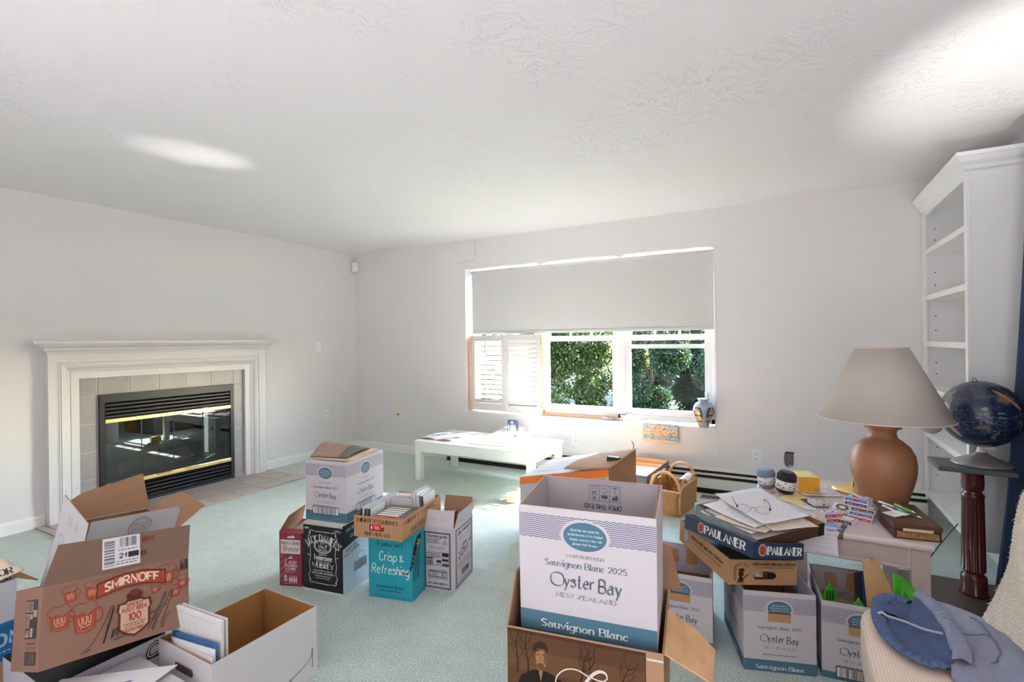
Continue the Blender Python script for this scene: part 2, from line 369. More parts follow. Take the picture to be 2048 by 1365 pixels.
# ------------------------------------------------------------------ window: three double-hung units in one deep opening
YW = 4.70
glass = glass_mat('window_glass', (.97, .985, .975), .006)
struct(MB().box(WX0, WX1, YB-.012, YB+.16, WZ0-.012, WZ0).build('trim_1', mat('sill_paint', '#dedcd8', rough=.35), bevel=.002))
def unit(idx, x0, x1, low=False):
    f = MB(); z0, z1 = WZ0+.018, WZ1-.02; ft = .03
    f.box(x0, x0+ft, YW-.02, YW+.06, z0, z1); f.box(x1-ft, x1, YW-.02, YW+.06, z0, z1); f.box(x0, x1, YW-.02, YW+.06, z0, z0+.045); f.box(x0, x1, YW-.02, YW+.06, z1-ft, z1)
    root = struct(f.build('window_%d' % idx, mvinyl, bevel=.003))
    a0, a1 = x0+ft, x1-ft; st = .052
    for nm, zz0, zz1, yy in (('lower_sash', z0+.045, 1.362, YW), ('upper_sash', 1.33, z1-ft, YW+.03)):
        g = MB(); bz = .055 if nm == 'lower_sash' else .03
        g.box(a0, a0+st, yy-.015, yy+.02, zz0, zz1); g.box(a1-st, a1, yy-.015, yy+.02, zz0, zz1); g.box(a0+st, a1-st, yy-.015, yy+.02, zz0, zz0+bz); g.box(a0+st, a1-st, yy-.015, yy+.02, zz1-.052, zz1)
        s = g.build(nm, mvinyl, root, bevel=.004)
        MB().box(a0+st, a1-st, yy, yy+.004, zz0+bz, zz1-.05).build('pane', glass, s)
        if nm == 'upper_sash':
            q = MB(); w3 = (a1-a0-2*st)/3
            for i in (1, 2): q.box(a0+st+w3*i-.009, a0+st+w3*i+.009, yy-.004, yy+.008, zz0+bz, zz1-.05)
            for zq in (1.62, 1.86): q.box(a0+st, a1-st, yy-.003, yy+.007, zq-.009, zq+.009)
            q.build('muntins', mvinyl, s)
        elif idx != 1:
            MB().box((a0+a1)/2-.2, (a0+a1)/2-.12, yy-.028, yy-.015, zz0+.012, zz0+.02).box((a0+a1)/2+.14, (a0+a1)/2+.22, yy-.028, yy-.015, zz0+.012, zz0+.02).build('lift_tab', mvinyl, s)
            if low: MB().box(a0+st, a1-st, yy+.028, yy+.045, 1.235, 1.272).build('screen_bar', mvinyl, s)
    return root
unit(1, -3.10, -2.262); unit(2, -2.245, -1.415); unit(3, -1.40, -.578, True)
struct(MB().box(-2.262, -2.245, YW-.02, YW+.05, WZ0, WZ1).box(-1.415, -1.40, YW-.02, YW+.05, WZ0, WZ1).box(WX0, -3.10, YW-.02, YW+.05, WZ0, WZ1).box(-.578, WX1, YW-.02, YW+.05, WZ0, WZ1).build('trim_2', mvinyl))
mbare = mat('bare_wood_strip', '#d8ac86', rough=.6, var=.1, vs=30)
struct(MB().box(-2.235, -1.42, 4.662, 4.68, WZ0, WZ0+.028).build('trim_3', mbare, bevel=.002))
# roller shade
t = thing('roller_shade', 'white blackout roller shade pulled halfway down over the wide window', 'shade', (0, 0, 0))
msh = mat('shade_fabric', '#bbb9b7', rough=.8, spec=.2); X0, X1, YS = -3.072, -.572, 4.652
MB().box(X0, X1, YS, YS+.003, 1.425, 2.075).build('fabric', msh, t)
MB().cyl((X0-.012, YS+.02, 2.078), (X1+.002, YS+.02, 2.078), .021, n=20).build('roller', mat('shade_roll', '#e6e5e2', rough=.6), t)
MB().box(X0, X1, YS-.005, YS+.008, 1.397, 1.427).build('hem_bar', msh, t, bevel=.004)
MB().box(X0-.022, X0-.014, YS-.01, YS+.05, 2.05, 2.11).build('bracket', mvinyl, t); MB().box(X1+.002, X1+.006, YS-.01, YS+.05, 2.05, 2.11).build('bracket', mvinyl, t)
# shutters
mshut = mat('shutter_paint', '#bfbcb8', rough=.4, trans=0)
def shutter(label, hinge, ang, w, z0, z1, lou, n, rod):
    r = thing('plantation_shutter', label, 'shutter', (hinge[0], hinge[1], 0), ang, 'shutter panels in the window')
    f = MB(); st = .042; d = .013
    f.box(0, st, -d, d, z0, z1); f.box(w-st, w, -d, d, z0, z1); f.box(st, w-st, -d, d, z0, z0+.075); f.box(st, w-st, -d, d, z1-.06, z1)
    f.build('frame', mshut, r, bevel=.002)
    pitch = (z1-z0-.135)/n
    for i in range(n):
        z = z0+.075+pitch*(i+.5); h = .0305; m = MB(); a = lou
        u = V((0, cos(a)*h, sin(a)*h)); nn = V((0, -sin(a)*.004, cos(a)*.004)); c = V((st, 0, z))
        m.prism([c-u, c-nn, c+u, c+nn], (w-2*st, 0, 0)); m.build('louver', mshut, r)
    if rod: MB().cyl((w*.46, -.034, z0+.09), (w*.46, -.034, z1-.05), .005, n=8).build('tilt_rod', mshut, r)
    else: MB().cyl((w+.006, -d, z1-.1), (w+.006, -d, z1-.06), .005, n=8).cyl((w+.006, -d, z0+.06), (w+.006, -d, z0+.1), .005, n=8).build('hinge', mat('brass_hinge', '#b08d57', rough=.35, metal=1), r)
    return r
shutter('white louvered shutter panel with open slats and tilt rod at left window edge', (-3.085, 4.655), 0, .425, .568, 1.383, R(-50), 13, True)
shutter('white louvered shutter panel with closed slats standing forward beside first pane', (-2.652, 4.630), R(2.5), .415, .566, 1.388, R(-72), 14, False)
struct(MB().box(-2.237, -2.222, 4.645, 4.68, .566, 1.388).box(-3.1, -3.09, 4.63, 4.68, .566, 1.38).build('trim_4', mbare))
# ------------------------------------------------------------------ things fixed to the walls
mplate = mat('white_plastic_plate', '#dddbd8', rough=.35); mslot = mat('dark_slot', '#3a3836', rough=.6)
def outlet(label, loc, rot, gr='duplex outlets'):
    r = thing('wall_outlet', label, 'outlet', loc, rot, gr)
    MB().box(-.036, .036, -.006, 0, -.058, .058).build('cover_plate', mplate, r, bevel=.003)
    for zz in (.021, -.021):
        k = MB().lathe([(.0165, 0), (.0165, .004), (.015, .005)], n=20); k.v = [(x, -.006-z, y*.82+zz) for x, y, z in k.v]
        q = k.build('socket', mplate, r); s = MB()
        s.box(-.008, -.0055, -.0118, -.011, zz-.001, zz+.008).box(.0055, .008, -.0118, -.011, zz-.001, zz+.008).box(-.003, .003, -.0118, -.011, zz-.010, zz-.005)
        s.build('slots', mslot, q)
    MB().cyl((0, -.006, 0), (0, -.0075, 0), .003, n=10).build('screw', mplate, r)
    return r
outlet('white duplex outlet low on the fireplace wall, right of the mantel', (XL, 4.126, .469), R(90))
outlet('white duplex outlet under the window sill, above the coffee table', (-1.854, YB, .353), 0)
outlet('white duplex outlet right of the shade cord, beside the hole in the wall', (-.254, YB, .342), 0)
r = thing('light_switch', 'white toggle switch plate on the fireplace wall above the outlet', 'switch', (XL, 4.023, 1.274), R(90))
MB().box(-.036, .036, -.006, 0, -.058, .058).build('cover_plate', mplate, r, bevel=.003); MB().box(-.005, .005, -.016, -.005, -.004, .012).build('toggle', mplate, r, bevel=.001)
mcream = mat('cream_plastic', '#d9cfae', rough=.4)
r = thing('cable_jack', 'cream wall jack plate with a white cable beside the room corner', 'jack', (-4.123, YB, .463), 0)
MB().box(-.036, .036, -.006, 0, -.058, .058).build('cover_plate', mcream, r, bevel=.003); MB().box(-.012, .012, -.012, -.006, -.012, .004).build('socket', mslot, r)
def cpt(*P, k=8): return crom([tuple(p) for p in P], False, k)
r = tag(MB().tube(cpt((-4.128, 4.60, .461), (-4.20, 4.575, .462), (-4.33, 4.56, .44), (-4.46, 4.55, .36), (-4.54, 4.54, .24), (-4.55, 4.53, .14), (-4.49, 4.5, .06), (-4.40, 4.46, .006), (-4.2, 4.4, .005), k=7), .004).build('coaxial_cable', mat('white_cable', '#e2e0dc', rough=.4)), 'thin white cable arching from the cream wall jack to the carpet', 'cable')
r = thing('motion_sensor', 'small off-white motion sensor high in the room corner', 'sensor', (-4.765, 4.565, 2.27), R(45))
MB().prism([(-.035, 0, -.055), (-.035, -.03, -.05), (-.035, -.036, .02), (-.035, -.028, .055), (-.035, .03, .055), (-.035, .03, -.055)], (.07, 0, 0)).build('housing', mat('offwhite_plastic', '#dbd6cb', rough=.4), r, bevel=.006)
MB().prism([(-.025, -.031, -.045), (-.025, -.042, -.02), (-.025, -.042, .012), (-.025, -.035, .018)], (.05, 0, 0)).build('lens', mat('sensor_lens', '#ebe7dd', rough=.25), r, bevel=.003)
MB().box(-.02, .02, .03, .052, -.03, .03).build('mount', mplate, r)
# broken hole with a metal box
r = thing('wall_hole', 'ragged hole in the wall with crumbled grey backing', 'hole', (-.018, YB, .342))
pts = [(-.03, -.05), (-.012, -.072), (.012, -.066), (.03, -.05), (.034, .0), (.032, .045), (.036, .058), (-.01, .06), (-.03, .05), (-.037, .0)]
MB().prism([(x, -.0015, z) for x, z in pts], (0, .0012, 0)).build('opening', mat('crumbled_plaster', '#6d6d6c', rough=.95, var=.75, vs=90, bump=1, bs=120), r)
MB().box(-.025, .036, -.004, -.001, .044, .058).build('bracket', mslot, r)
m = MB()
for i in range(9):
    x = -.02+.045*rnd.random(); z = -.085+.03*rnd.random(); m.box(x, x+.012, -.004, -.0008, z, z+.008)
m.build('plaster_flakes', mplate, r)
# cord of the shade
r = thing('shade_cord', 'white beaded shade cord hanging below the right window edge', 'cord', (-.556, YB-.008, 0))
MB().tube([(-.004, 0, 2.05), (-.002, 0, 1.2), (0, 0, .36)], .0016, 6).build('cord', mplate, r)
MB().lathe([(.002, .385), (.006, .37), (.007, .335), (.003, .328)], n=12).build('tassel', mplate, r)
r = tag(MB().tube([(-3.0, YB-.004, HC), (-3.0, YB-.004, 2.24), (-3.02, YB-.004, 2.205), (-3.1, YB-.004, 2.2), (-3.24, YB-.004, 2.196)], .0022, 6).build('thin_wire', mat('painted_wire', '#b5b3b0', rough=.6)), 'thin painted wire running from the ceiling to the window top corner', 'wire')

# ------------------------------------------------------------------ baseboard heater
t = thing('baseboard_heater', 'long cream baseboard heater with black slots under the window wall', 'heater', (0, YB, 0))
mh = mat('heater_enamel', '#d3d5ce', rough=.4); mdk = mat('heater_dark', '#22211f', rough=.7)
HX0, HX1 = -3.37, .845
pr = lambda P, m, nm: MB().prism([(HX0, y, z) for y, z in P], (HX1-HX0, 0, 0)).build(nm, m, t)
pr([(0, .0), (-.006, .0), (-.006, .207), (0, .207)], mh, 'back_panel')
pr([(-.006, .198), (-.056, .193), (-.058, .199), (-.006, .206)], mh, 'hood')
pr([(-.006, .01), (-.044, .01), (-.044, .19), (-.006, .19)], mdk, 'element')
pr([(-.044, .160), (-.060, .154), (-.062, .164), (-.046, .170)], mh, 'damper')
pr([(-.044, .127), (-.070, .127), (-.070, .045), (-.044, .045)], mh, 'front_panel')
pr([(-.044, .0), (-.068, .0), (-.068, .010), (-.044, .010)], mdk, 'foot')
MB().box(HX0-.03, HX0, -.074, 0, .0, .205).build('end_cap', mh, t, bevel=.004)
r = thing('floor_vent', 'dark slotted floor register in the carpet in front of the heater', 'vent', (-.52, 4.44, .0))
MB().box(-.15, .15, -.045, .045, 0, .004).build('frame', mat('vent_enamel', '#8d8473', rough=.5), r)
for i in range(14): MB().box(-.135+i*.0195, -.122+i*.0195, -.032, .032, .004, .0055).build('slot', mdk, r)

# ------------------------------------------------------------------ fireplace
t = thing('fireplace_mantel', 'white moulded wooden mantel surround with deep shelf on the left wall', 'mantel', (XL, 0, 0))
mm = mat('mantel_paint', '#c9c7c5', rough=.45)
def mould(P, y0, y1, nm, miter=True):          # crown profile that returns round both ends
    m = MB(); k = len(P)
    for (yy, sg) in ((y0, -1), (y1, 1)):
        for d, z in P: m.v.append((d, yy+sg*d, z))
    for (yy, sg) in ((y0, -1), (y1, 1)):
        for d, z in P: m.v.append((0, yy+sg*d, z))
    for i in range(k-1):
        for q in ((i, i+1, k+i+1, k+i), (2*k+i, 2*k+i+1, i+1, i), (k+i, k+i+1, 3*k+i+1, 3*k+i)): m.f.append(q); m.m.append(0); m.sm.append(False)
    for q in ((k-1, 2*k-1, 4*k-1, 3*k-1), (0, 2*k, 3*k, k)): m.f.append(q); m.m.append(0); m.sm.append(False)
    return m.build(nm, mm, t)
mould([(.166, 1.335), (.170, 1.340), (.170, 1.356), (.166, 1.360)], 1.627, 3.25, 'shelf')
mould([(.075, 1.262), (.082, 1.268), (.083, 1.277), (.098, 1.285), (.108, 1.30), (.110, 1.308), (.125, 1.312), (.142, 1.322), (.150, 1.335)], 1.638, 3.222, 'cornice')
Z1 = 1.27
rbox('frieze', mm, .0, .075, 1.563, 3.296, 1.20, Z1, t); rbox('pilaster', mm, 0, .075, 1.563, 1.625, 0, 1.20, t); rbox('pilaster', mm, 0, .075, 3.235, 3.296, 0, 1.20, t)
def casing(P, nm):            # profile swept round the opening (up, across, down) : (offset outwards, depth)
    m = MB(); y0, y1, z1 = 1.758, 3.095, 1.070; k = len(P)
    for st in range(4):
        for o_, d in P:
            m.v.append({0: (d, y0-o_, 0), 1: (d, y0-o_, z1+o_), 2: (d, y1+o_, z1+o_), 3: (d, y1+o_, 0)}[st])
    for st in range(3):
        for i in range(k-1): m.f.append((st*k+i, st*k+i+1, (st+1)*k+i+1, (st+1)*k+i)); m.m.append(0); m.sm.append(False)
    return m.build(nm, mm, t)
casing([(0, 0), (0, .045), (.05, .045), (.055, .040), (.06, .047), (.075, .052), (.078, .058), (.088, .070), (.104, .078), (.118, .080), (.122, .074), (.126, .082), (.132, .082), (.136, .077), (.150, .074)], 'casing')
# tiles around the insert: each a piece
t = thing('fireplace_tile_surround', 'grey ceramic tile band between mantel and black insert', 'tiles', (XL, 0, 0))
mtile = mat('grey_tile', '#96918e', rough=.35, var=.08, vs=7); mtile2 = mat('grey_tile_b', '#908b88', rough=.35, var=.09, vs=6)
mgrout = mat('tile_grout', '#b9b5b1', rough=.85)
MB().box(.0005, .009, 1.72, 1.892, 0, 1.10).box(.0005, .009, 2.988, 3.13, 0, 1.10).box(.0005, .009, 1.892, 2.988, .925, 1.10).build('grout', mgrout, t)
ys = [1.70, 1.886, 2.108, 2.330, 2.553, 2.774, 2.992, 3.14]; zs = [0, .05, .269, .487, .704, .922, 1.11]
def tile(a, b_, c, d, i):
    a += .003; c += .003; b_ -= .003; d -= .003; x = .0125+.0012*((i*7) % 5)/5
    m = MB().add([(.009, a, c), (.009, b_, c), (.009, b_, d), (.009, a, d), (x, a+.002, c+.002), (x, b_-.002, c+.002), (x, b_-.002, d-.002), (x, a+.002, d-.002)], [(4,5,6,7),(0,1,5,4),(1,2,6,5),(2,3,7,6),(3,0,4,7)])
    m.build('tile', mtile if i % 2 else mtile2, t)
i = 0
for j in range(6):
    for (a, b_) in ((1.70, 1.886), (2.992, 3.14)):
        tile(a, b_, zs[j], zs[j+1], i); i += 1
for k in range(1, 6): tile(ys[k], ys[k+1], .928, 1.11, i); i += 1
# hearth
t = thing('hearth', 'low grey tiled hearth flush with carpet before the fireplace', 'hearth', (0, 0, 0))
MB().box(XL+.001, -4.17, 1.5, 3.345, 0, .006).build('grout', mat('hearth_grout', '#8f8883', rough=.9), t)
mht = mat('hearth_tile', '#a69d97', rough=.3, var=.1, vs=9); mht2 = mat('hearth_tile_b', '#a1978f', rough=.3, var=.1, vs=7)
xs = [XL+.002, -4.585, -4.36, -4.172]; ys = [1.5+0.0, 1.55, 1.775, 2.0, 2.222, 2.446, 2.670, 2.894, 3.118, 3.343]; i = 0
for a in range(3):
    for c in range(9):
        m = MB().box(xs[a]+.003, xs[a+1]-.003, ys[c]+.003, ys[c+1]-.003, .006, .0105+.001*((a*5+c*3) % 4)/4); m.build('tile', (mht, mht2)[(a+c) % 2], t); i += 1
# insert
t = thing('fireplace_insert', 'black metal fireplace insert with brass trimmed glass doors', 'fireplace', (XL, 0, 0))
mblk = mat('black_enamel', '#111112', rough=.38, gain=.8); mblk2 = mat('firebox_lining', '#2b2927', rough=.9, var=.3, vs=12, gain=.9)
mbrass = mat('polished_brass', '#e0bd80', rough=.28, metal=1, gain=1.25)
y0, y1, z1 = 1.89, 2.985, .93; d = .022
MB().box(.012, d+.012, y0, y0+.035, .031, .867).box(.012, d+.012, y1-.035, y1, .031, .867).box(.012, d+.0122, y0, y1, .867, z1).box(.012, d+.0122, y0, y1, 0, .031).build('frame', mblk, t)
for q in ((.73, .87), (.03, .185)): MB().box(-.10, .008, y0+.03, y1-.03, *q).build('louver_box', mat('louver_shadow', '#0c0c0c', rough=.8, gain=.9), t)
for zz, nn in ((.742, 4), (.045, 4)):
    for i in range(nn):
        z = zz+i*.031; MB().prism([(.010, y0+.04, z), (.032, y0+.04, z+.002), (.032, y0+.04, z+.014), (.010, y0+.04, z+.024)], (0, y1-y0-.08, 0)).build('louver', mblk, t)
rbox('brass_bar', mbrass, .020, .040, y0+.036, y1-.036, .700, .730, t, .002); rbox('brass_bar', mbrass, .020, .040, y0+.036, y1-.036, .184, .214, t, .002)
MB().box(-.32, -.30, y0+.1, y1-.1, .1, .8).box(-.32, 0, y0+.03, y0+.05, .1, .8).box(-.32, 0, y1-.05, y1-.03, .1, .8).box(-.32, 0, y0+.03, y1-.03, .18, .20).box(-.32, 0, y0+.03, y1-.03, .74, .76).build('firebox', mblk2, t)
gd = glass_mat('smoked_glass', (.42, .42, .40), .10)
dv = [y0+.038, 2.183, 2.434, 2.688, y1-.038]
for i in range(4):
    g = MB().box(.022, .027, dv[i]+.003, dv[i+1]-.003, .214, .700).build('glass_door', gd, t)
    MB().box(.020, .0295, dv[i], dv[i]+.004, .214, .700).build('edge_strip', mblk, g)
    if i in (1, 2): MB().box(.040, .056, (2.29, 2.52)[i-1], (2.41, 2.64)[i-1], .205, .215).build('pull_handle', mat('copper_handle', '#b77f63', rough=.35, metal=1), g, bevel=.002)
for (yy0, yy1, x, z, r_, label, hexc) in ((2.10, 2.62, -.14, .27, .06, 'log', '#8d867c'), (2.22, 2.40, -.22, .36, .045, 'log', '#a58a5c')):
    MB().cyl((x, yy0, z), (x+.03, yy1, z+.05), r_, n=20).build(label, mat('birch_bark_'+hexc[1:], hexc, rough=.9, var=.5, vs=14, stretch=(1, .6, 3)), t)
MB().tube([(-.1, 2.0, .22), (-.1, 2.85, .22)], .008).tube([(-.22, 2.0, .22), (-.22, 2.85, .22)], .008).build('grate', mblk, t)
# ------------------------------------------------------------------ cardboard cartons
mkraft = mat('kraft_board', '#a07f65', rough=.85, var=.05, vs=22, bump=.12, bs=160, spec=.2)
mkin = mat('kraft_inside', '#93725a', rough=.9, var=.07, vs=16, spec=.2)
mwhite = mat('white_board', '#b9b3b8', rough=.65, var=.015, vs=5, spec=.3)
T = .004
class Carton:
    def __init__(s, name, label, loc, rot, w, d, h, outer, inner, closed=False, cat='box', group=None, walls=None, dz=None, bottom=True):
        s.t = thing(name, label, cat, loc, rot, group); s.w, s.d, s.h = w, d, h; s.out, s.inn = outer, inner; m = MB(); a, b = w/2, d/2
        dz = dz or {}
        H = {k: h+dz.get(k, 0) for k in ((-1, -1), (1, -1), (1, 1), (-1, 1))}
        cs = [(-1, -1), (1, -1), (1, 1), (-1, 1)]
        o0 = [(x*a, y*b, 0) for x, y in cs]; o1 = [(x*a, y*b, H[(x, y)]) for x, y in cs]
        i0 = [(x*(a-T), y*(b-T), T) for x, y in cs]; i1 = [(x*(a-T), y*(b-T), H[(x, y)]) for x, y in cs]
        m.v = o0+o1+i0+i1
        for i in range(4):
            j = (i+1) % 4
            m.f.append((i, j, 4+j, 4+i)); m.m.append(0)
            if not closed:
                m.f.append((8+j, 8+i, 12+i, 12+j)); m.m.append(1); m.f.append((4+i, 4+j, 12+j, 12+i)); m.m.append(1)
        m.f.append((3, 2, 1, 0)); m.m.append(0)
        if closed: m.f.append((4, 5, 6, 7)); m.m.append(0)
        else: m.f.append((8, 9, 10, 11)); m.m.append(1)
        m.sm = [False]*len(m.f); s.body = m.build('body', [outer, inner], s.t, bevel=.0015)
    def frame(s, f):
        a, b, h = s.w/2, s.d/2, s.h
        return {'front': ((-a, -b, 0), (1, 0, 0), (0, 0, 1), (0, -1, 0), s.w), 'right': ((a, -b, 0), (0, 1, 0), (0, 0, 1), (1, 0, 0), s.d),
                'left': ((-a, b, 0), (0, -1, 0), (0, 0, 1), (-1, 0, 0), s.d), 'back': ((a, b, 0), (-1, 0, 0), (0, 0, 1), (0, 1, 0), s.w),
                'top': ((-a, -b, h), (1, 0, 0), (0, 1, 0), (0, 0, 1), s.w)}[f]
    def pr(s, f): q = s.frame(f); return Print(*q[:4])
    def flap(s, side, L, ang, x0=.004, x1=.004, taper=0, outer=None, inner=None, name='flap', shape=None, label=None, lift=0):
        """flap hinged on a top edge; ang 0 = upright, 90 = flat outwards, -170 = folded down inside"""
        o, u, v, n, W = s.frame(side); o, u, v, n = map(V, (o, u, v, n)); o = o+v*(s.h+lift-(.0015 if ang < -95 else 0)); a = R(ang)
        if ang < -95: o = o-n*(T+.0045)
        dr = v*cos(a)+n*sin(a); nn = n*cos(a)-v*sin(a)
        pts = shape or [(x0, 0), (W-x1, 0), (W-x1-taper, L), (x0+taper, L)]
        m = MB(); P = [o+u*p[0]+dr*p[1] for p in pts]; k = len(P); B = [q-nn*.0035 for q in P]
        m.v = [tuple(q) for q in P+B]; m.f = [tuple(range(k)), tuple(range(2*k-1, k-1, -1))]+[(i, k+i, k+(i+1) % k, (i+1) % k) for i in range(k)]
        m.m = [0]+[1]*(k+1); m.sm = [False]*(k+2)
        ob = m.build(name, [outer or s.out, inner or s.inn], s.t)
        if label: ob['label'] = label
        return ob, (o, u, dr, nn), (o-nn*.0035, u, dr, -nn)
TEAL, NAVY, SLATE = '#466a7c', '#585d78', '#5c6b7c'
def oyster_face(p, W, H, big=False, handle=False, bars=False, wide=False):
    c = W/2; top = H; s_ = .325
    Y = lambda f: top-f*s_
    p.rect(.0005, .0005, W-.0005, Y(.83), TEAL)
    ey = Y(.20); rx, ry = (.054, .036) if wide else (.043, .030)
    cut = lambda x, y: ((x-c)/(rx+.007))**2+((y-ey)/(ry+.006))**2 < 1
    p.waves(.001, W-.001, Y(.24), Y(.065), 12, .0013, .017, .0017 if not big else .0019, NAVY, cut)
    p.up(); p.ell(c, ey, rx, ry, TEAL)
    for i, (tx, fr) in enumerate((('Oyster Bay wines capture the', 1.3), ('special character of New Zealand', 1.6), ('- elegant, assertive wines with', 1.55), ('glorious fruit flavours', 1.15))):
        p.text(tx, c, ey+ry*.36-i*ry*.32, ry*.15, '#b7c7d1', 'serif', fw=rx*fr, wt=1.2, shear=.15)
    if handle: p.rect(c-.042, Y(.36), c+.042, Y(.245), '#a9835f'); p.rect(c-.042, Y(.26), c+.042, Y(.245), '#5a452f')
    k = 1. if wide else .79
    if not handle: p.text('MARLBOROUGH', c, Y(.37), .0078*k, SLATE, 'serif', fw=.092*k)
    p.text('Sauvignon Blanc 2025', c, Y(.45), .0150*k, SLATE, 'serif', fw=.202*k, wt=1.3)
    y = Y(.60); dc = '#55626f'
    p.text('O', c-.071*k, y-.002*k, .034*k, dc, 'pen', wt=.85, fw=.034*k)
    p.text('yster', c-.0165*k, y, .031*k, dc, 'pen', wt=1.1, fw=.074*k, shear=.12)
    p.text('Bay', c+.060*k, y-.004*k, .033*k, dc, 'pen', wt=1.1, fw=.054*k, shear=.06)
    p.text('NEW ZEALAND', c, Y(.69), .0105*k, SLATE, 'serif', fw=.148*k, wt=1.3)
    p.up()
    if bars:
        p.tiny(c-.075, Y(.745), c+.075, .006, SLATE, 4)
        p.rect(c-.085, Y(.885), c+.085, Y(.75), '#3a3f45'); p.rect(c-.081, Y(.873), c+.081, Y(.762), '#d2d0d2'); p.bars(c-.072, Y(.87), c+.072, Y(.765), '#3d3d40', 5, .0036)
        p.tiny(c-.04, Y(.93), c+.04, .006, '#35556a', 8)
    elif not wide:
        p.tiny(c-.062, Y(.765), c+.062, .0055, SLATE, 6)
        p.text('Sauvignon Blanc', c, Y(.935), .0155, '#c9d3d8', 'serif', fw=.176, wt=1.4)
    else: p.text('Sauvignon Blanc', c-.006, Y(.945), .0185, '#d5dade', 'serif', fw=.215, wt=1.4)
    return p
# --- whiskey carton with a wine case on it -----------------------------------------------------------
mjd = mat('black_carton_print', '#1b1a1c', rough=.35, gain=.9)
b = Carton('whiskey_box', 'black and grey whiskey carton standing under the closed wine case', (-2.199, 1.995, 0), R(9.3), .254, .33, .362, mjd, mkin, closed=True)
p = b.pr('front'); W = .254; c = '#c9c6c6'
p.rect(.0, .0, W, .012, '#c8c6c8'); p.rect(0, .352, W, .362, '#b9b5b0'); p.up()
p.text('6PK', .025, .328, .010, c, 'bold'); p.text('1.75 L', .225, .328, .010, c, 'bold')
arc = lambda r: (lambda x, y: ((r+y)*sin(x/r), (r+y)*cos(x/r)-r))
p.text("JACK DANIEL'S", W/2, .270, .036, c, 'bserif', warp=arc(.14), wt=1.15, fw=.212)
P = []
for (sx, sy) in ((1, 1), (1, -1), (-1, -1), (-1, 1)):
    q = [(.055, .136), (.077, .139), (.086, .130), (.084, .122), (.079, .128), (.088, .112), (.094, .10)]
    if sy < 0: q = [(a, bb-.002) for a, bb in q]
    P = [(W/2+sx*a, .185+sy*bb) for a, bb in q]; p.line(crom(P, False, 4), .0036, c)
for sx in (1, -1):
    p.line(crom([(W/2+sx*x, y) for x, y in ((.094, .285), (.083, .25), (.080, .19), (.088, .15), (.082, .11), (.094, .085))], False, 4), .0032, c)
    p.line([(W/2+sx*.082, .19), (W/2+sx*.092, .195), (W/2+sx*.1, .19)], .003, c)
for sy in (.321, .047): p.line([(W/2-.05, sy), (W/2+.05, sy)], .0032, c)
p.ring(W/2, .243, .055, .034, .0042, c); p.ring(W/2, .243, .047, .027, .0018, c)
for i in range(22):
    a = 2*pi*i/22; p.line([(W/2+.0485*cos(a), .243+.0285*sin(a)), (W/2+.053*cos(a), .243+.032*sin(a))], .0022, c)
p.text('OLD', W/2, .258, .009, c, 'bserif'); p.text('No.7', W/2, .235, .018, c, 'bserif', wt=1.9, fw=.05); p.text('BRAND', W/2, .221, .009, c, 'bserif')
p.text('QUALITY', W/2, .196, .0075, c, 'bold'); p.text('Tennessee', W/2, .172, .026, c, 'bserif', fw=.118)
p.text('SOUR MASH', W/2, .158, .0085, c, 'bserif', fw=.09); p.text('WHISKEY', W/2, .130, .023, c, 'bserif', fw=.135, wt=1.9)
p.tiny(.065, .113, .19, .007, c, 3); p.text('JACK DANIEL DISTILLERY', W/2, .097, .0095, c, 'bserif', fw=.145); p.tiny(.075, .085, .18, .006, c, 5); p.tiny(.08, .074, .17, .005, c, 6)
p.build('printed_front', b.t)
p = b.pr('right'); p.poly([(.0005, 0), (.33, 0), (.33, .30), (.0005, .24)], '#adb9c2'); p.up(); p.text('JACK', .06, .325, .016, c, 'bserif', rot=.1); p.text("DANIEL'S", .12, .29, .016, c, 'bserif', rot=.1)
p.text('KEEP ON', .07, .225, .012, '#30343a', 'bold', rot=.18); p.text('FULL LITERS', .075, .205, .012, '#30343a', 'bold', rot=.18); p.bars(.09, .09, .2, .14, '#4a5058', 4); p.ring(.15, .16, .03, .02, .003, '#6a727a'); p.build('printed_side', b.t)
for yy in (-.1, .08):
    pass
rbox('folded_flap', mat('carton_edge', '#c9c2ba', rough=.8), -.126, .126, -.164, .162, .362, .3655, b.t, .0008)
b = Carton('wine_case', 'white closed wine case on the black whiskey carton, papers on top', (-2.214, 2.035, .366), R(9.9), .262, .345, .322, mwhite, mkin, closed=True, group=None)
oyster_face(b.pr('front'), .262, .322, bars=True).build('printed_end', b.t); oyster_face(b.pr('right'), .345, .322, bars=True).build('printed_side', b.t)
MB().box(-.129, .129, -.0015, .0015, .3221, .3226).build('flap_seam', mkin, b.t)
# folders on the case
r = Matrix.Rotation(R(9.9), 3, 'Z'); base = V((-2.214, 2.035, .69))
mman = mat('manila_folder', '#c8ac8a', rough=.8)
for i, (dx, dy, a, m, nm, lb) in enumerate(((0.012, .0, 3, mman, 'manila_folder', 'manila folder lying flat directly on the closed wine case'), (.006, -.012, -1, mat('tan_paper', '#cdb9a2', rough=.8), 'paper_stack', 'tan paper sheaf between the manila folder and the brown leather folder'))):
    o_ = base+r @ V((dx, dy, i*.0045)); tag(MB().box(-.115, .115, -.15, .15, 0, .0042).build(nm, m), lb, 'folder' if i == 0 else 'paper'); q = COL.objects[-1]; q.location = o_; q.rotation_euler = (0, 0, R(9.9+a))
t = thing('leather_folder', 'bulging brown leather folder with dark edges atop the closed wine case', 'folder', base+r @ V((-.012, -.02, .0095)), R(16))
ml = mat('brown_leather', '#8c7468', rough=.45, var=.12, vs=30); ml2 = mat('dark_leather', '#5c554f', rough=.5)
hump = lambda u, v: .006+.052*max(0, sin(pi*min(1, v*1.0)))**1.3*(1-.35*u)
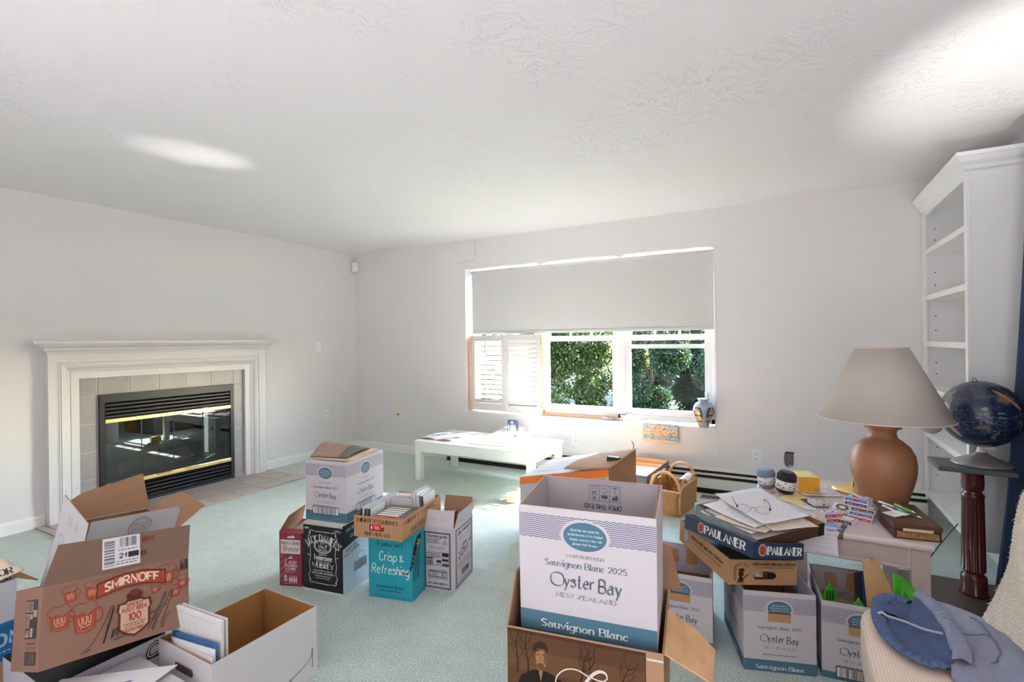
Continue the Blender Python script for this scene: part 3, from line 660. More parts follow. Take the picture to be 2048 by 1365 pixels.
m = MB(); m.grid(lambda u, v: (-.11+.17*u+.0*v, -.13+.26*v, hump(u, v)), 10, 14); m.build('cover', ml, t, solid=.002)
m = MB(); m.grid(lambda u, v: (.06+.05*u, -.13+.26*v, hump(1, v)*(1-u*.6)+.001), 5, 14); m.build('dark_edge', ml2, t, solid=.002)
MB().box(-.108, .105, -.128, .128, 0, .004).build('back_cover', ml2, t)
# --- red wine box (narrow) ------------------------------------------------------------------------
mred = mat('maroon_carton', '#8b3341', rough=.4)
b = Carton('red_wine_carton', 'narrow maroon boxed-wine carton left of the black whiskey carton', (-2.428, 1.905, 0), R(20.1), .132, .222, .288, mred, mkin)
p = b.pr('front'); W = .132; cc = '#d2c6c6'
for i in range(5):
    y = .02+i*.034; p.line(crom([(.002, y+.03), (.03, y+.052), (.06, y+.062), (.09, y+.09)], False, 4), .010, '#a0566a' if i < 5 else cc)
p.up(); p.rect(.008, .176, .124, .252, cc); p.up(); p.text('BOTA BOX', W/2, .226, .015, '#43383b', 'serif', fw=.102, wt=1.4); p.text('Breeze', W/2+.002, .190, .028, '#6a6062', 'pen', shear=.3, wt=.9, fw=.088)
p.poly([(.045, .262), (.055, .272), (.07, .270), (.08, .278), (.092, .268), (.09, .262)], cc)
p.poly([(.052, .150), (.066, .163), (.082, .150)], cc); p.text('Low', W/2, .120, .028, cc, 'brush', shear=.3, wt=1.2, fw=.062); p.text('CALORIES', W/2, .105, .0115, cc, 'bold', fw=.074); p.text('& CARBS', W/2, .088, .0115, cc, 'bold', fw=.058); p.line(crom([(.035, .08), (.06, .075), (.095, .081)], False, 4), .0018, cc)
p.rect(.028, .026, .044, .06, cc); p.bars(.031, .028, .041, .058, '#8b3341', 3, .006, True); p.line([(.046, .037), (.053, .037)], .002, cc)
for i in range(4):
    x = .057+i*.0125; p.poly([(x, .022), (x+.0095, .022), (x+.0095, .043), (x+.0065, .05), (x+.0065, .058), (x+.003, .058), (x+.003, .05), (x, .043)], cc)
p.tiny(.03, .014, .11, .004, cc, 7); p.build('printed_front', b.t)
b.flap('left', .09, -14, shape=[(.0, 0), (.222, 0), (.222, .012), (.16, .075), (.04, .085), (0, .085)], outer=mkin)
b.flap('front', .035, -70, outer=mred); MB().add([(-.06, -.1, .25), (.06, -.1, .262), (.06, .1, .285), (-.06, .1, .27)], [(0, 1, 2, 3)]).build('plastic_bag', mat('grey_film', '#b9aeb0', rough=.25), b.t, solid=.002)
# --- teal wine box with the beer tray on it --------------------------------------------------------
mteal = mat('teal_carton', '#1f93a4', rough=.4)
b = Carton('teal_wine_carton', 'bright teal wine carton standing under the brown beer tray', (-1.8394, 2.0756, 0), R(13), .25, .26, .337, mteal, mkin, closed=True)
p = b.pr('front'); W = .25; c = '#d3dfdf'
p.text('[ yellow tail ]', W/2, .270, .020, '#17616d', 'bold', fw=.134, wt=1.4)
p.text('Crisp', .112, .195, .046, c, 'brush', shear=.18, wt=.85, fw=.100); p.text('&', .190, .197, .032, c, 'brush', wt=1.1, fw=.024); p.text('Refreshing', W/2, .128, .046, c, 'brush', shear=.2, wt=.85, fw=.212)
p.text('SAUVIGNON BLANC', W/2, .055, .012, '#124c58', 'bold', fw=.165); p.text('CRISP and REFRESHING', W/2, .037, .0075, '#124c58', 'bold', fw=.12)
p.tiny(.02, .012, .22, .0035, '#1b7482', 3)
p.line(crom([(.185, .150), (.20, .141), (.22, .142), (.236, .158), (.2495, .185)], False, 5), [.003+.008*i/20 for i in range(21)], '#22262a'); p.up(); p.line(crom([(.19, .148), (.205, .144), (.222, .146), (.238, .162)], False, 5), .0025, '#cfd8d4'); p.build('printed_front', b.t)
p = b.pr('right')      # line drawing of a leaping wallaby line drawing
p.line(crom([(.0, .19), (.02, .23), (.04, .27), (.07, .30), (.10, .30)], False, 5), .03, '#22262a'); p.up()
for i in range(26):
    a = rnd.random(); x = .01+.08*a+.016*(rnd.random()-.5); y = .20+.10*a**.7+.02*(rnd.random()-.5); p.ell(x, y, .0035, .003, ('#cfd8d4', '#c9a24a', '#cfd8d4')[i % 3], 8)
for x0, x1 in ((.03, .012), (.05, .03), (.068, .056), (.085, .07)): p.line(crom([(x0, .265), (x0-.008, .19), (x1, .13), (x1-.006, .10)], False, 4), .0055, '#22262a')
p.build('printed_side', b.t)
# beer tray
mtray = mat('beer_tray_board', '#a98260', rough=.8, var=.04, vs=20, spec=.2)
TRZ = .3375; trot = R(10.8); tloc = V((-1.852, 2.072, TRZ))
b = Carton('beer_tray', 'shallow brown beer tray full of discs resting on the teal carton', tloc, trot, .28, .42, .108, mtray, mkin, cat='tray')
p = b.pr('front'); W = .28; c = '#2b211c'
p.text('MIGHTY', .076, .078, .019, c, 'bserif', wt=1.9, fw=.108); p.text('SQUIRREL', .197, .077, .0185, c, 'serif', fw=.124, wt=1.3)
p.poly([(.098+.006*cos(a*.314), .0+.055+.017*sin(a*.314)) for a in range(20)], '#3a1a14'); p.rect(.098, .04, .168, .071, '#c02a26'); p.ell(.168, .055, .008, .0155, '#7c2019'); p.up(); p.ell(.163, .064, .009, .007, '#d89a2a'); p.ell(.158, .062, .006, .006, '#c02a26'); p.ell(.104, .055, .004, .010, '#e0c9b2')
for i in range(5): p.line([(.122+i*.006, .066-i*.001), (.124+i*.006, .047)], .0018, '#f0dcd0')
p.up(); p.line([(.1, .042), (.165, .042)], .004, '#6f1814'); p.text('BREWING CO.', .138, .014, .0165, c, 'serif', fw=.145, wt=1.4); p.build('printed_front', b.t)
p = b.pr('right'); p.text('MIGHTY', .10, .075, .020, c, 'bserif', wt=1.9, fw=.14); p.text('SQUIRREL', .27, .075, .020, c, 'serif', fw=.16); p.text('BREWING CO.', .19, .022, .018, c, 'serif', fw=.2); p.build('printed_side', b.t)
# discs in the tray
mcase = mat('clear_case_plastic', '#a9adb4', rough=.12, coat=.5); mspine = [mat('spine_%d' % i, h, rough=.3) for i, h in enumerate(('#2c2a2e', '#d8d4ca', '#6b6670', '#c9c9cc', '#8d4a42', '#e0ddd6'))]
rt_ = Matrix.Rotation(trot, 3, 'Z')
def cd(loc, rot, label, group, spine, paper, first=[None]):
    if first[0] is None:
        t = thing('disc_case', label, 'CD', loc, 0, group)
        rbox('case', mcase, -.0052, .0052, -.071, .071, 0, .125, t, .0008); rbox('spine', mspine[0], -.0048, .0048, -.0722, -.0712, .004, .121, t, 0); rbox('insert_card', mspine[5], .0053, .0057, -.064, .066, .004, .121, t, 0); first[0] = t
    else:
        t = copies(first[0], loc); t['label'] = label; t['group'] = group; t.name = 'disc_case'
    t.rotation_euler = rot
    for ch in t.children:
        if ch.name.startswith('spine'): ch.data = ch.data.copy(); ch.data.materials[0] = mspine[spine]
        if ch.name.startswith('insert'): ch.data = ch.data.copy(); ch.data.materials[0] = mspine[paper]
    return t
for i in range(5):      # standing row along the left wall of the tray, facing right
    l = tloc+rt_ @ V((-.127+i*.0115, -.10, .006+.004)); cd(l, (0, R(4), trot), ['leftmost', 'second', 'third', 'fourth', 'rightmost'][i]+' disc case of the upright row along the left side of the beer tray', 'upright discs at the left tray wall', (0, 3, 0, 2, 0)[i], (3, 5, 1, 3, 5)[i])
for i in range(4):
    l = tloc+rt_ @ V((-.125+i*.0115, .06, .004+.003)); cd(l, (0, R(3), trot), ['leftmost', 'second', 'third', 'rightmost'][i]+' disc case upright behind the left row, near the tray middle', 'upright discs behind the left row', (2, 3, 0, 5)[i], (1, 3, 5, 3)[i])
for i in range(6):      # row at the right back
    l = tloc+rt_ @ V((.055+i*.0122, .125, .022+(.012 if i in (0, 1, 2) else 0))); cd(l, (0, R(-5), trot), ['leftmost', 'second', 'third', 'fourth', 'fifth', 'rightmost'][i]+' disc case standing tall at the right rear of the beer tray', 'upright discs at the right rear', (3, 5, 3, 1, 2, 0)[i], (3, 5, 3, 1, 3, 5)[i])
for i in range(2):      # two facing the viewer across the middle
    l = tloc+rt_ @ V((-.02, .062+i*.013, .0055)); cd(l, (0, R(3), trot-pi/2), ('front', 'rear')[i]+' disc case standing crosswise in the middle of the beer tray', 'crosswise discs', 3, 3)
for i in range(7):      # tapes lying as a fan, spines up
    l = tloc+rt_ @ V((.032, -.168+i*.0295, .098-.0005*i)); t = thing('cassette_box', ['frontmost', 'second', 'third', 'fourth', 'fifth', 'sixth', 'rearmost'][i]+' tape box, spine upward, in the row at the front of the beer tray', 'cassette', l, trot, 'tape boxes in the beer tray')
    if i == 0: pass
    rbox('case', mat('cassette_dark', '#4b4744', rough=.3) if i else mspine[4], -.085, .095, -.013, .013, -.085, .0, t, .001)
    rbox('spine_card', (mat('red_spine', '#b0302c', rough=.4), mspine[5], mspine[5], mspine[5], mspine[1], mat('tan_spine', '#cbb690', rough=.4), mspine[2])[i], -.075, .045, -.009, .009, .0, .0008, t, 0)
t = thing('disc_cover', 'pinkish disc cover card lying flat at the rear of the beer tray', 'CD', tloc+rt_ @ V((-.035, .145, .10)), trot+.1)
rbox('card', mat('pink_card', '#cdb8ae', rough=.5, var=.2, vs=40), -.07, .07, -.055, .055, 0, .006, t, .001); rbox('support_case', mcase, -.06, .06, -.05, .05, -.094, -.001, t, .002)
# --- white carton with stamp border ----------------------------------------------------------------
b = Carton('white_spirits_carton', 'white open carton with black toothed border right of the teal carton', (-1.668, 2.262, 0), R(11.5), .182, .257, .336, mwhite, mkin)
def stamp(p, W, x0, y0, x1, y1, c='#2e2d33'):
    p.frame(x0, y0, x1, y1, .003, c); n = 16; 
    for i in range(n):
        x = x0+(x1-x0)*(i+.5)/n; p.rect(x-.0028, y1-.008, x+.0028, y1, c); p.rect(x-.0028, y0, x+.0028, y0+.008, c)
    m_ = 30
    for i in range(m_):
        y = y0+(y1-y0)*(i+.5)/m_; p.rect(x0, y-.0028, x0+.008, y+.0028, c); p.rect(x1-.008, y-.0028, x1, y+.0028, c)
p = b.pr('front'); W = .182; c = '#2e2d33'; stamp(p, W, .010, .012, .160, .308)
p.up(); p.text('CAUTION GLASS', .085, .282, .0105, c, 'bold', fw=.114); p.tiny(.022, .272, .105, .0045, c, 3); p.tiny(.022, .262, .09, .0045, c, 4); p.tiny(.022, .252, .10, .0045, c, 5)
p.line([(.115, .248), (.142, .248), (.1285, .272), (.115, .248)], .0016, c); p.rect(.1275, .253, .1295, .263, c)
p.text('VIDA CLASICO', .083, .222, .0105, '#55535a', 'sans', wt=.9, fw=.09); p.frame(.020, .132, .150, .205, .001, c)
p.tiny(.024, .196, .10, .004, c, 6); p.text('089221', .066, .179, .012, c, 'sans', wt=.8); p.rect(.112, .184, .149, .203, c); p.rect(.021, .167, .06, .174, c); p.rect(.08, .15, .108, .163, c); p.rect(.112, .16, .149, .172, c); p.rect(.112, .133, .149, .148, '#55535a'); p.bars(.024, .135, .06, .162, c, 5, .003); p.tiny(.065, .178, .105, .004, c, 9); p.tiny(.08, .14, .108, .004, c, 2)
p.tiny(.04, .108, .13, .004, c, 3); p.rect(.032, .072, .140, .103, c); p.rect(.035, .076, .137, .099, '#d2cfd2'); p.bars(.038, .077, .134, .098, c, 7, .003); p.tiny(.03, .064, .145, .0035, c, 8); p.text('SIP IT. DONT SHOOT IT!', .085, .034, .0082, c, 'bold', fw=.108); p.build('printed_front', b.t)
p = b.pr('right'); stamp(p, .257, .018, .014, .238, .318); p.up(); p.text('DEL MAGUEY', .13, .285, .016, '#3c3b42', 'bold', fw=.17); p.text('SINGLE VILLAGE', .13, .262, .008, '#6a6970', 'sans', sp=2.2); p.text('MEZCAL', .13, .246, .008, '#6a6970', 'sans', sp=2.2)
p.text('DM', .125, .165, .034, '#3c3b42', 'bold', xs=1.2, wt=1.1); p.line(crom([(.1, .205), (.115, .22), (.13, .216), (.145, .224), (.16, .206)], False, 4), .004, '#3c3b42')
for i in range(5): p.line([(.11+i*.011, .206), (.106+i*.013, .222)], .002, '#3c3b42')
p.line(crom([(.05, .16), (.06, .18), (.052, .195)], False, 4), .005, '#3c3b42'); p.line([(.045, .158), (.07, .158)], .004, '#3c3b42'); p.line(crom([(.185, .2), (.2, .215), (.21, .205), (.215, .225)], False, 4), .005, '#3c3b42')
for i in range(3): p.tiny(.04, .13-i*.011, .215, .004, '#6a6970', i+2)
p.frame(.085, .058, .185, .088, .0016, c); p.bars(.09, .061, .18, .085, c, 3, .003); p.tiny(.09, .035, .19, .005, c, 4); p.build('printed_side', b.t)
f = b.flap('front', .085, -22, taper=.006); p = Print(*f[1])
for x in (.055, .066, .1, .113): p.rect(x, .036, x+.005, .039, '#4a474c')
p.build('staple_marks', f[0]); b.flap('right', .085, 16, taper=.0); f = b.flap('back', .088, 14, taper=.002, name='flap'); p = Print(*f[2])
for x in (.05, .06, .1, .11): p.rect(x, .05, x+.005, .053, '#4a3a2c')
p.build('staple_marks', f[0]); b.flap('left', .085, -85)

# --- file box -------------------------------------------------------------------------------------
b = Carton('file_box', 'white open file storage box with brown interior and hand holes, holding folders', (-1.819, 1.158, 0), R(89.8), .416, .319, .275, mat('white_file_board', '#c3c0c2', rough=.7, var=.02, vs=4), mat('file_inside', '#96693c', rough=.85, var=.06, vs=7))
p = b.pr('left'); c = '#57504c'
def hole(p, x, y, w_, c):
    p.poly([(x-w_/2+.012*cos(a)*1+(0 if cos(a) < 0 else w_), y+.013*sin(a)) for a in [2*pi*i/24 for i in range(24)]], c)
hole(p, .16, .215, .09, '#8a8078'); p.up(); hole(p, .16, .211, .085, '#4a4038'); p.frame(.06, .06, .26, .17, .003, c); p.line([(.06, .13), (.26, .13)], .002, c); p.build('hand_hole', b.t)
p = b.pr('front'); p.line(crom([(.29, .05), (.34, .062), (.385, .085), (.393, .12), (.393, .045)], False, 5), .003, c); p.frame(.05, .03, .30, .05, .002, c); p.build('printed_front', b.t)
p = b.pr('right'); hole(p, .16, .212, .09, '#b6a592'); p.build('hand_hole', b.t)
q = b.frame('right'); p = Print(V(q[0])-V(q[3])*T, q[1], q[2], -V(q[3])); hole(p, .16, .212, .095, '#6a4f33'); p.up(); hole(p, .16, .212, .085, '#c3cdc2'); p.build('hand_hole', b.t)
b.flap('right', .16, -176, .012, .012, outer=b.inn, name='inner_panel'); b.flap('left', .16, -176, .012, .012, outer=b.inn, name='inner_panel')
# contents of the file box (world positions): long axis runs along Y, left end is nearest Y
t = thing('storage_binder', 'white upright binder board with pencil marks at the left end of the file box', 'binder', (-1.825, .995, .008), R(3)); rbox('board', mat('offwhite_board', '#d4d3d3', rough=.5), -.135, .135, .0, .012, 0, .375, t, .002); rbox('back_board', mat('offwhite_board2', '#c5c4c3', rough=.5), -.135, .135, .018, .026, 0, .375, t, .002); rbox('spine', mat('offwhite_board2', '#c5c4c3'), -.139, -.135, .0, .026, 0, .375, t, .001)
p = Print((-.135, 0, 0), (1, 0, 0), (0, 0, 1), (0, -1, 0)); p.ring(.12, .30, .028, .035, .0012, '#a9a8ab'); p.line([(.03, .36), (.24, .36)], .0012, '#a9a8ab'); p.line([(.03, .36), (.03, .1)], .0012, '#a9a8ab'); p.build('pencil_marks', t)
for i, (y, h_, hexc, lb, nm, ct) in enumerate(((.984, .30, '#2f5f8f', 'blue folder standing in front of the white binder inside the file box', 'blue_folder', 'folder'), (.975, .285, '#cdd0d6', 'white paper sheaf with barcode label nearest the left end of the file box', 'paper_sheaf', 'paper'), (.967, .265, '#c9c4c4', 'grey paper bundle wedged against the left wall of the file box', 'paper_bundle', 'paper'))):
    t = thing(nm, lb, ct, (-1.815+.004*i, y, .008), R(2-1*i))
    m = MB(); m.grid(lambda u, v: (-.125+.25*u, -.002*sin(3*u+i)*v, v*h_+(.02*u-.01)*v), 10, 6); m.build('sheet', mat('sheet_'+hexc[1:], hexc, rough=.6), t, solid=.004)
    if i == 1:
        p = Print((-.125, -.0035, 0), (1, 0, 0), (0, 0, 1), (0, -1, 0)); p.rect(.05, .19, .12, .215, '#33353b'); p.bars(.02, .19, .045, .22, '#777a82', 3, .003); p.bars(.13, .17, .19, .20, '#777a82', 4, .003)
        for k in range(5): p.tiny(.02, .17-k*.012, .2, .005, '#8a8d95', k)
        p.build('printed_label', t)
# --- open wine cases at the middle and right --------------------------------------------------------
def patch(p, x, y, w_, h_, seed, c='#a98160'):
    q = random.Random(seed); N = 22; p.poly([(x+w_*.5*cos(2*pi*i/N)*(1.05+.25*q.random())*min(1.25, 1/max(abs(cos(2*pi*i/N)), abs(sin(2*pi*i/N)))), y+h_*.5*sin(2*pi*i/N)*(.95+.2*q.random())*min(1.2, 1/max(abs(cos(2*pi*i/N)), abs(sin(2*pi*i/N))))) for i in range(N)], c)
mbrownprint = mat('sepia_print', '#5a3d27', rough=.4, var=.25, vs=9, gain=.95)
# brown photo-print box below
IB = Carton('brown_photo_box', 'brown open box printed with a man in a cap, under the big open wine case', (-.4755, 1.297, 0), R(9.6), .382, .325, .598, mkraft, mkin)
p = IB.pr('front'); W = .382; H0 = .598
p.rect(.002, .0, .362, .577, '#3f2916'); 
for i, (y0_, y1_, c) in enumerate(((.53, .577, '#43291a'), (.49, .53, '#52351f'), (.44, .49, '#5e3f26'), (.40, .44, '#54361f'), (.33, .40, '#352213'))): p.rect(.004, y0_, .36, y1_, c)
p.up(); tr = '#291a0e'
for (x, y, d_, L_) in ((.20, .44, 1.3, .10), (.235, .43, 1.75, .085), (.06, .43, 1.6, .14), (.03, .43, 1.55, .14), (.30, .44, 1.2, .07)):
    P = [(x, y)]; 
    for k in range(4): P.append((P[-1][0]+L_*.25*cos(d_+.2*sin(k*2)), min(.572, P[-1][1]+L_*.25*sin(d_))))
    p.line(P, [.005, .004, .003, .002, .0015], tr)
    for k in (1, 2, 3):
        for sg in (1, -1): p.line([P[k], (P[k][0]+.022*cos(d_+sg*.7), min(.573, P[k][1]+.022*sin(d_+sg*.7))), (P[k][0]+.04*cos(d_+sg*.5), min(.574, P[k][1]+.04*sin(d_+sg*.5)))], .0016, tr)
p.poly([(.17, .40), (.20, .435), (.25, .44), (.31, .425), (.355, .40), (.36, .33), (.17, .33)], '#6d4a2b'); p.poly([(.19, .405), (.21, .427), (.24, .430), (.25, .405)], '#2c1c10'); p.line(crom([(.16, .40), (.21, .44), (.27, .44), (.33, .415), (.36, .39)], False, 5), .003, '#8a623c')
p.poly([(.015, .25), (.02, .38), (.04, .425), (.075, .445), (.115, .445), (.15, .43), (.175, .39), (.19, .25)], '#191310')     # coat
p.up(); p.poly([(.083, .452), (.094, .418), (.101, .452)], '#946a44'); p.poly([(.080, .478), (.082, .462), (.09, .449), (.10, .448), (.109, .462), (.110, .482), (.106, .50), (.084, .50)], '#93683f')   # face
p.poly([(.085, .448), (.10, .444), (.103, .462), (.085, .462)], '#7d5733'); p.poly([(.078, .49), (.072, .496), (.075, .507), (.09, .519), (.106, .517), (.114, .503), (.111, .49), (.104, .497), (.086, .496)], '#2d1e13'); p.line([(.072, .496), (.09, .494)], .004, '#2d1e13')
p.up(); p.line([(.084, .484), (.091, .485)], .0022, '#2d1e13'); p.line([(.098, .486), (.105, .485)], .0022, '#2d1e13'); p.line([(.094, .482), (.093, .472), (.097, .471)], .0012, '#5d3f24'); p.line([(.09, .463), (.1, .463)], .0016, '#4a2d1b'); p.poly([(.105, .498), (.110, .482), (.108, .46), (.102, .47), (.103, .49)], '#6b4829')
p.poly([(.088, .447), (.095, .41), (.078, .44)], '#0f0b09'); p.poly([(.101, .449), (.095, .41), (.11, .44)], '#0f0b09')
p.ell(.058, .345, .012, .014, '#8a6040'); p.ell(.065, .335, .006, .008, '#6b482e')
nF = len(p.P); p.up(); c = '#cfc6c0'
p.line(crom([(.268, .425), (.262, .436), (.245, .436), (.225, .42), (.20, .385), (.175, .345), (.15, .32)], False, 6), [.002+.006*sin(pi*min(1, i/30)) for i in range(37)], c); p.line(crom([(.268, .425), (.255, .415), (.22, .42), (.19, .43), (.16, .425), (.138, .405), (.135, .38), (.15, .36)], False, 6), .0032, c)
p.line(crom([(.205, .39), (.225, .395), (.235, .385)], False, 4), .003, c); p.line(crom([(.26, .345), (.275, .372), (.28, .36), (.29, .375)], False, 5), .004, c); p.text('rei', .315, .33, .04, c, 'pen', shear=.4, wt=1.0)
p.P = [([(q[0]*.945, min(.5945, q[1]+(.092 if i_ >= nF else .056) if q[1] > .01 else q[1])) for q in pts], cc, l_) for i_, (pts, cc, l_) in enumerate(p.P)]; p.build('printed_photo', IB.t)
p = IB.pr('front')
for i in range(12): p.line([(.345, .02+i*.046), (.380, .02+i*.046)], .0012, '#8f6c4d')
p.rect(.344, .578, .381, .583, '#c9c4c0'); o = p.build('perforation', IB.t); o['kind'] = 'stuff'
IB.flap('left', .135, -7, shape=[(.0, 0), (.325, 0), (.30, .13), (.10, .115)], outer=mbrownprint)
IB.flap('right', .15, 118, shape=[(.0, 0), (.20, 0), (.19, .085), (.155, .13), (.012, .115)], outer=mbrownprint, inner=mat('torn_kraft', '#c39a73', rough=.85, var=.14, vs=14, stretch=(1, 1, 5)), label='brown flap with torn ply folded down outside')
IB.flap('back', .15, 6, shape=[(-.035, 0), (.30, 0), (.30, .13), (.02, .125), (-.005, .12)], outer=mbrownprint)
MB().box(-.17, .17, -.13, .13, .02, .30).box(-.16, .10, -.12, .12, .30, .575).build('packed_books', mat('dark_filler', '#2a2522', rough=.7, var=.3, vs=20), IB.t, bevel=.004)
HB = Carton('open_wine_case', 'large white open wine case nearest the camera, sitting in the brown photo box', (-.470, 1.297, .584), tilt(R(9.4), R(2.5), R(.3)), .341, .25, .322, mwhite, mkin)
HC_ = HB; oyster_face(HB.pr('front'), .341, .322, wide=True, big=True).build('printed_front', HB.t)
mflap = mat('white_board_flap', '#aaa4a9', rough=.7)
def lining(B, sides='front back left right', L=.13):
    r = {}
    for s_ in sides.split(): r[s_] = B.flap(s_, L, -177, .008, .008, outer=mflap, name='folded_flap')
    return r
f = lining(HB)
p = Print(*f['back'][1]); c = '#4f5a6a'; W = .341
p.text('OPEN THIS END', .165, .068, .0125, c, 'bold', fw=.106)
sy0 = p.P; p.P = []
p.frame(.115, .012, .205, .058, .0012, c); p.line([(.145, .012), (.145, .058)], .0012, c); p.line([(.175, .012), (.175, .058)], .0012, c)
p.line([(.121, .022), (.139, .022), (.139, .016), (.121, .016), (.121, .022)], .001, c); p.line([(.122, .028), (.138, .040)], .0024, c); p.line([(.138, .028), (.122, .040)], .0024, c)
for i in range(8): p.line([(.13+.004*cos(i*pi/4), .049+.004*sin(i*pi/4)), (.13+.007*cos(i*pi/4), .049+.007*sin(i*pi/4))], .0014, c)
p.ell(.13, .049, .003, .003, c, 10); p.line([(.153, .020), (.167, .020), (.167, .032), (.153, .032), (.153, .020)], .001, c); p.line([(.16, .032), (.16, .042)], .0014, c); p.poly([(.149, .040), (.171, .040), (.167, .050), (.153, .050)], c)
p.line([(.183, .017), (.197, .017)], .0022, c); p.line([(.19, .017), (.19, .034)], .0016, c); p.poly([(.181, .052), (.185, .04), (.189, .045), (.193, .036), (.199, .043), (.197, .053)], c)
p.P = sy0+[([(.32-q[0], q[1]) for q in pts], cc, l_) for pts, cc, l_ in p.P]; p.build('handling_symbols', f['back'][0])
p = Print(*f['left'][1]); patch(p, .115, .085, .034, .05, 3, '#b78e6b'); patch(p, .165, .085, .03, .03, 4, '#bb9a7d'); p.build('glue_marks', f['left'][0])
def wine(label, loc, rot, w_, d_, h_, bars=False, side=None):
    B = Carton('open_wine_case', label, loc, rot, w_, d_, h_, mwhite, mkin)
    oyster_face(B.pr('front'), w_, h_, handle=True, bars=bars).build('printed_end', B.t)
    for s_ in (side or '').split(): oyster_face(B.pr(s_), d_, h_).build('printed_side', B.t)
    f = lining(B); p = Print(*f['back'][1]); patch(p, w_*.36, .055, .045, .07, 5, '#b48558'); patch(p, w_*.68, .055, .042, .065, 8, '#a98468'); p.build('glue_marks', f['back'][0])
    p = Print(*f['left'][1]); patch(p, .1, .06, .05, .06, 6); patch(p, .2, .06, .05, .06, 9); p.build('glue_marks', f['left'][0]); return B
wine('white open wine case behind the big wine case, partly hidden by it', (-.447, 2.40, 0), R(7), .262, .345, .310, side='right')
B3 = wine('white open wine case carrying the stack of beer trays', (-.103, 2.404, 0), R(17.7), .265, .359, .316, side='left')
B4 = wine('white open wine case in front of the side table, filled with green plastic and folders', (.209, 2.475, 0), R(5.3), .262, .352, .297, bars=True, side='left')
# contents of that case
mgr = mat('green_plastic', '#4cae33', rough=.25, spec=.6); r4 = Matrix.Rotation(R(5.3), 3, 'Z'); c4 = V((.209, 2.475, 0))
def in4(x, y, z=0): return c4+r4 @ V((x, y, z))
def fin(label, loc, yw, w_=.06, h_=.10):
    t = thing('green_plastic_holder', label, 'holder', loc, yw)
    MB().prism([(-w_/2, 0, 0), (w_/2, 0, 0), (w_/2, 0, h_*.45), (0, 0, h_), (-w_/2, 0, h_*.45)], (0, .004, 0)).build('panel', mgr, t, bevel=.001)
    for i in (-1, 0, 1): MB().box(i*w_*.22-.004, i*w_*.22+.004, -.0012, 0, h_*.22, h_*.62).build('slot', mat('slot_green', '#1f5417', rough=.6), t)
    MB().box(-w_/2, w_/2, 0, .05, 0, .005).build('foot', mgr, t)
MB_ = rbox('box_filling', mat('packed_papers', '#8f8578', rough=.9, var=.3, vs=25), -.115, .115, -.155, .155, .006, .20, None, .004); MB_.location = c4; MB_.rotation_euler = (0, 0, R(5.3)); tag(MB_, 'packed papers filling the lower part of the green-filled wine case', 'papers')
fin('small pointed green plastic holder at the left of the green-filled wine case', in4(-.075, .00, .201), R(35)); fin('small pointed green plastic holder near the middle of the green-filled wine case', in4(.012, -.075, .201), R(20), .055, .085)
t = thing('green_plastic_tray', 'bright green plastic tray lying between the pointed green holders', 'tray', in4(-.04, -.045, .201), R(5.3)); MB().box(-.06, .10, -.05, .02, 0, .006).box(-.06, .10, -.05, -.045, 0, .03).box(.095, .10, -.05, .02, 0, .03).build('tray', mgr, t, bevel=.001)
t = thing('green_plastic_sheet', 'bright green curved plastic sheet standing between the wine case and the table leg', 'plastic', (.352, 2.478, .001), R(12)); m = MB(); m.grid(lambda u, v: (-.005+.10*u, .015*sin(pi*u), v*(.375-.10*u*u)), 10, 6); m.build('sheet', mgr, t, solid=.003)
m = MB(); m.grid(lambda u, v: (.02+.06*u, -.012+.01*sin(pi*u), v*(.33-.10*u)), 6, 4); m.build('front_fold', mgr, t, solid=.003)
t = thing('dark_folder', 'black folder leaning left of the brown envelopes in the wine case', 'folder', in4(.055, -.04, .203), R(30)); MB().prism([(-.055, 0, 0), (.06, 0, 0), (.03, .05, .155), (-.025, .05, .15)], (0, .006, 0)).build('cover', mat('black_card', '#2a2a33', rough=.5), t)
t = thing('blue_folder', 'thin dark blue folder between the black folder and the brown envelopes', 'folder', in4(.075, -.045, .203), R(30)); MB().prism([(-.05, 0, 0), (.06, 0, 0), (.03, .05, .145), (-.018, .05, .155)], (0, .004, 0)).build('cover', mat('navy_card', '#2c4a78', rough=.4), t)
t = thing('brown_envelope', 'front brown envelope standing above the rim of the wine case', 'envelope', in4(.098, -.045, .203), R(33)); menv = mat('brown_envelope', '#c09a70', rough=.8, var=.05, vs=20)
MB().prism([(-.06, 0, 0), (.075, 0, 0), (.06, .02, .11), (-.025, .04, .225), (-.05, .04, .215)], (0, .005, 0)).build('body', menv, t)
t = thing('brown_envelope', 'rear brown envelope with a pointed tip behind the front envelope', 'envelope', in4(.112, -.02, .203), R(33)); MB().prism([(-.05, 0, 0), (.07, 0, 0), (.065, .02, .11), (.055, .02, .125), (.045, .02, .11), (-.02, .03, .225), (-.032, .03, .20)], (0, .005, 0)).build('body', menv, t)
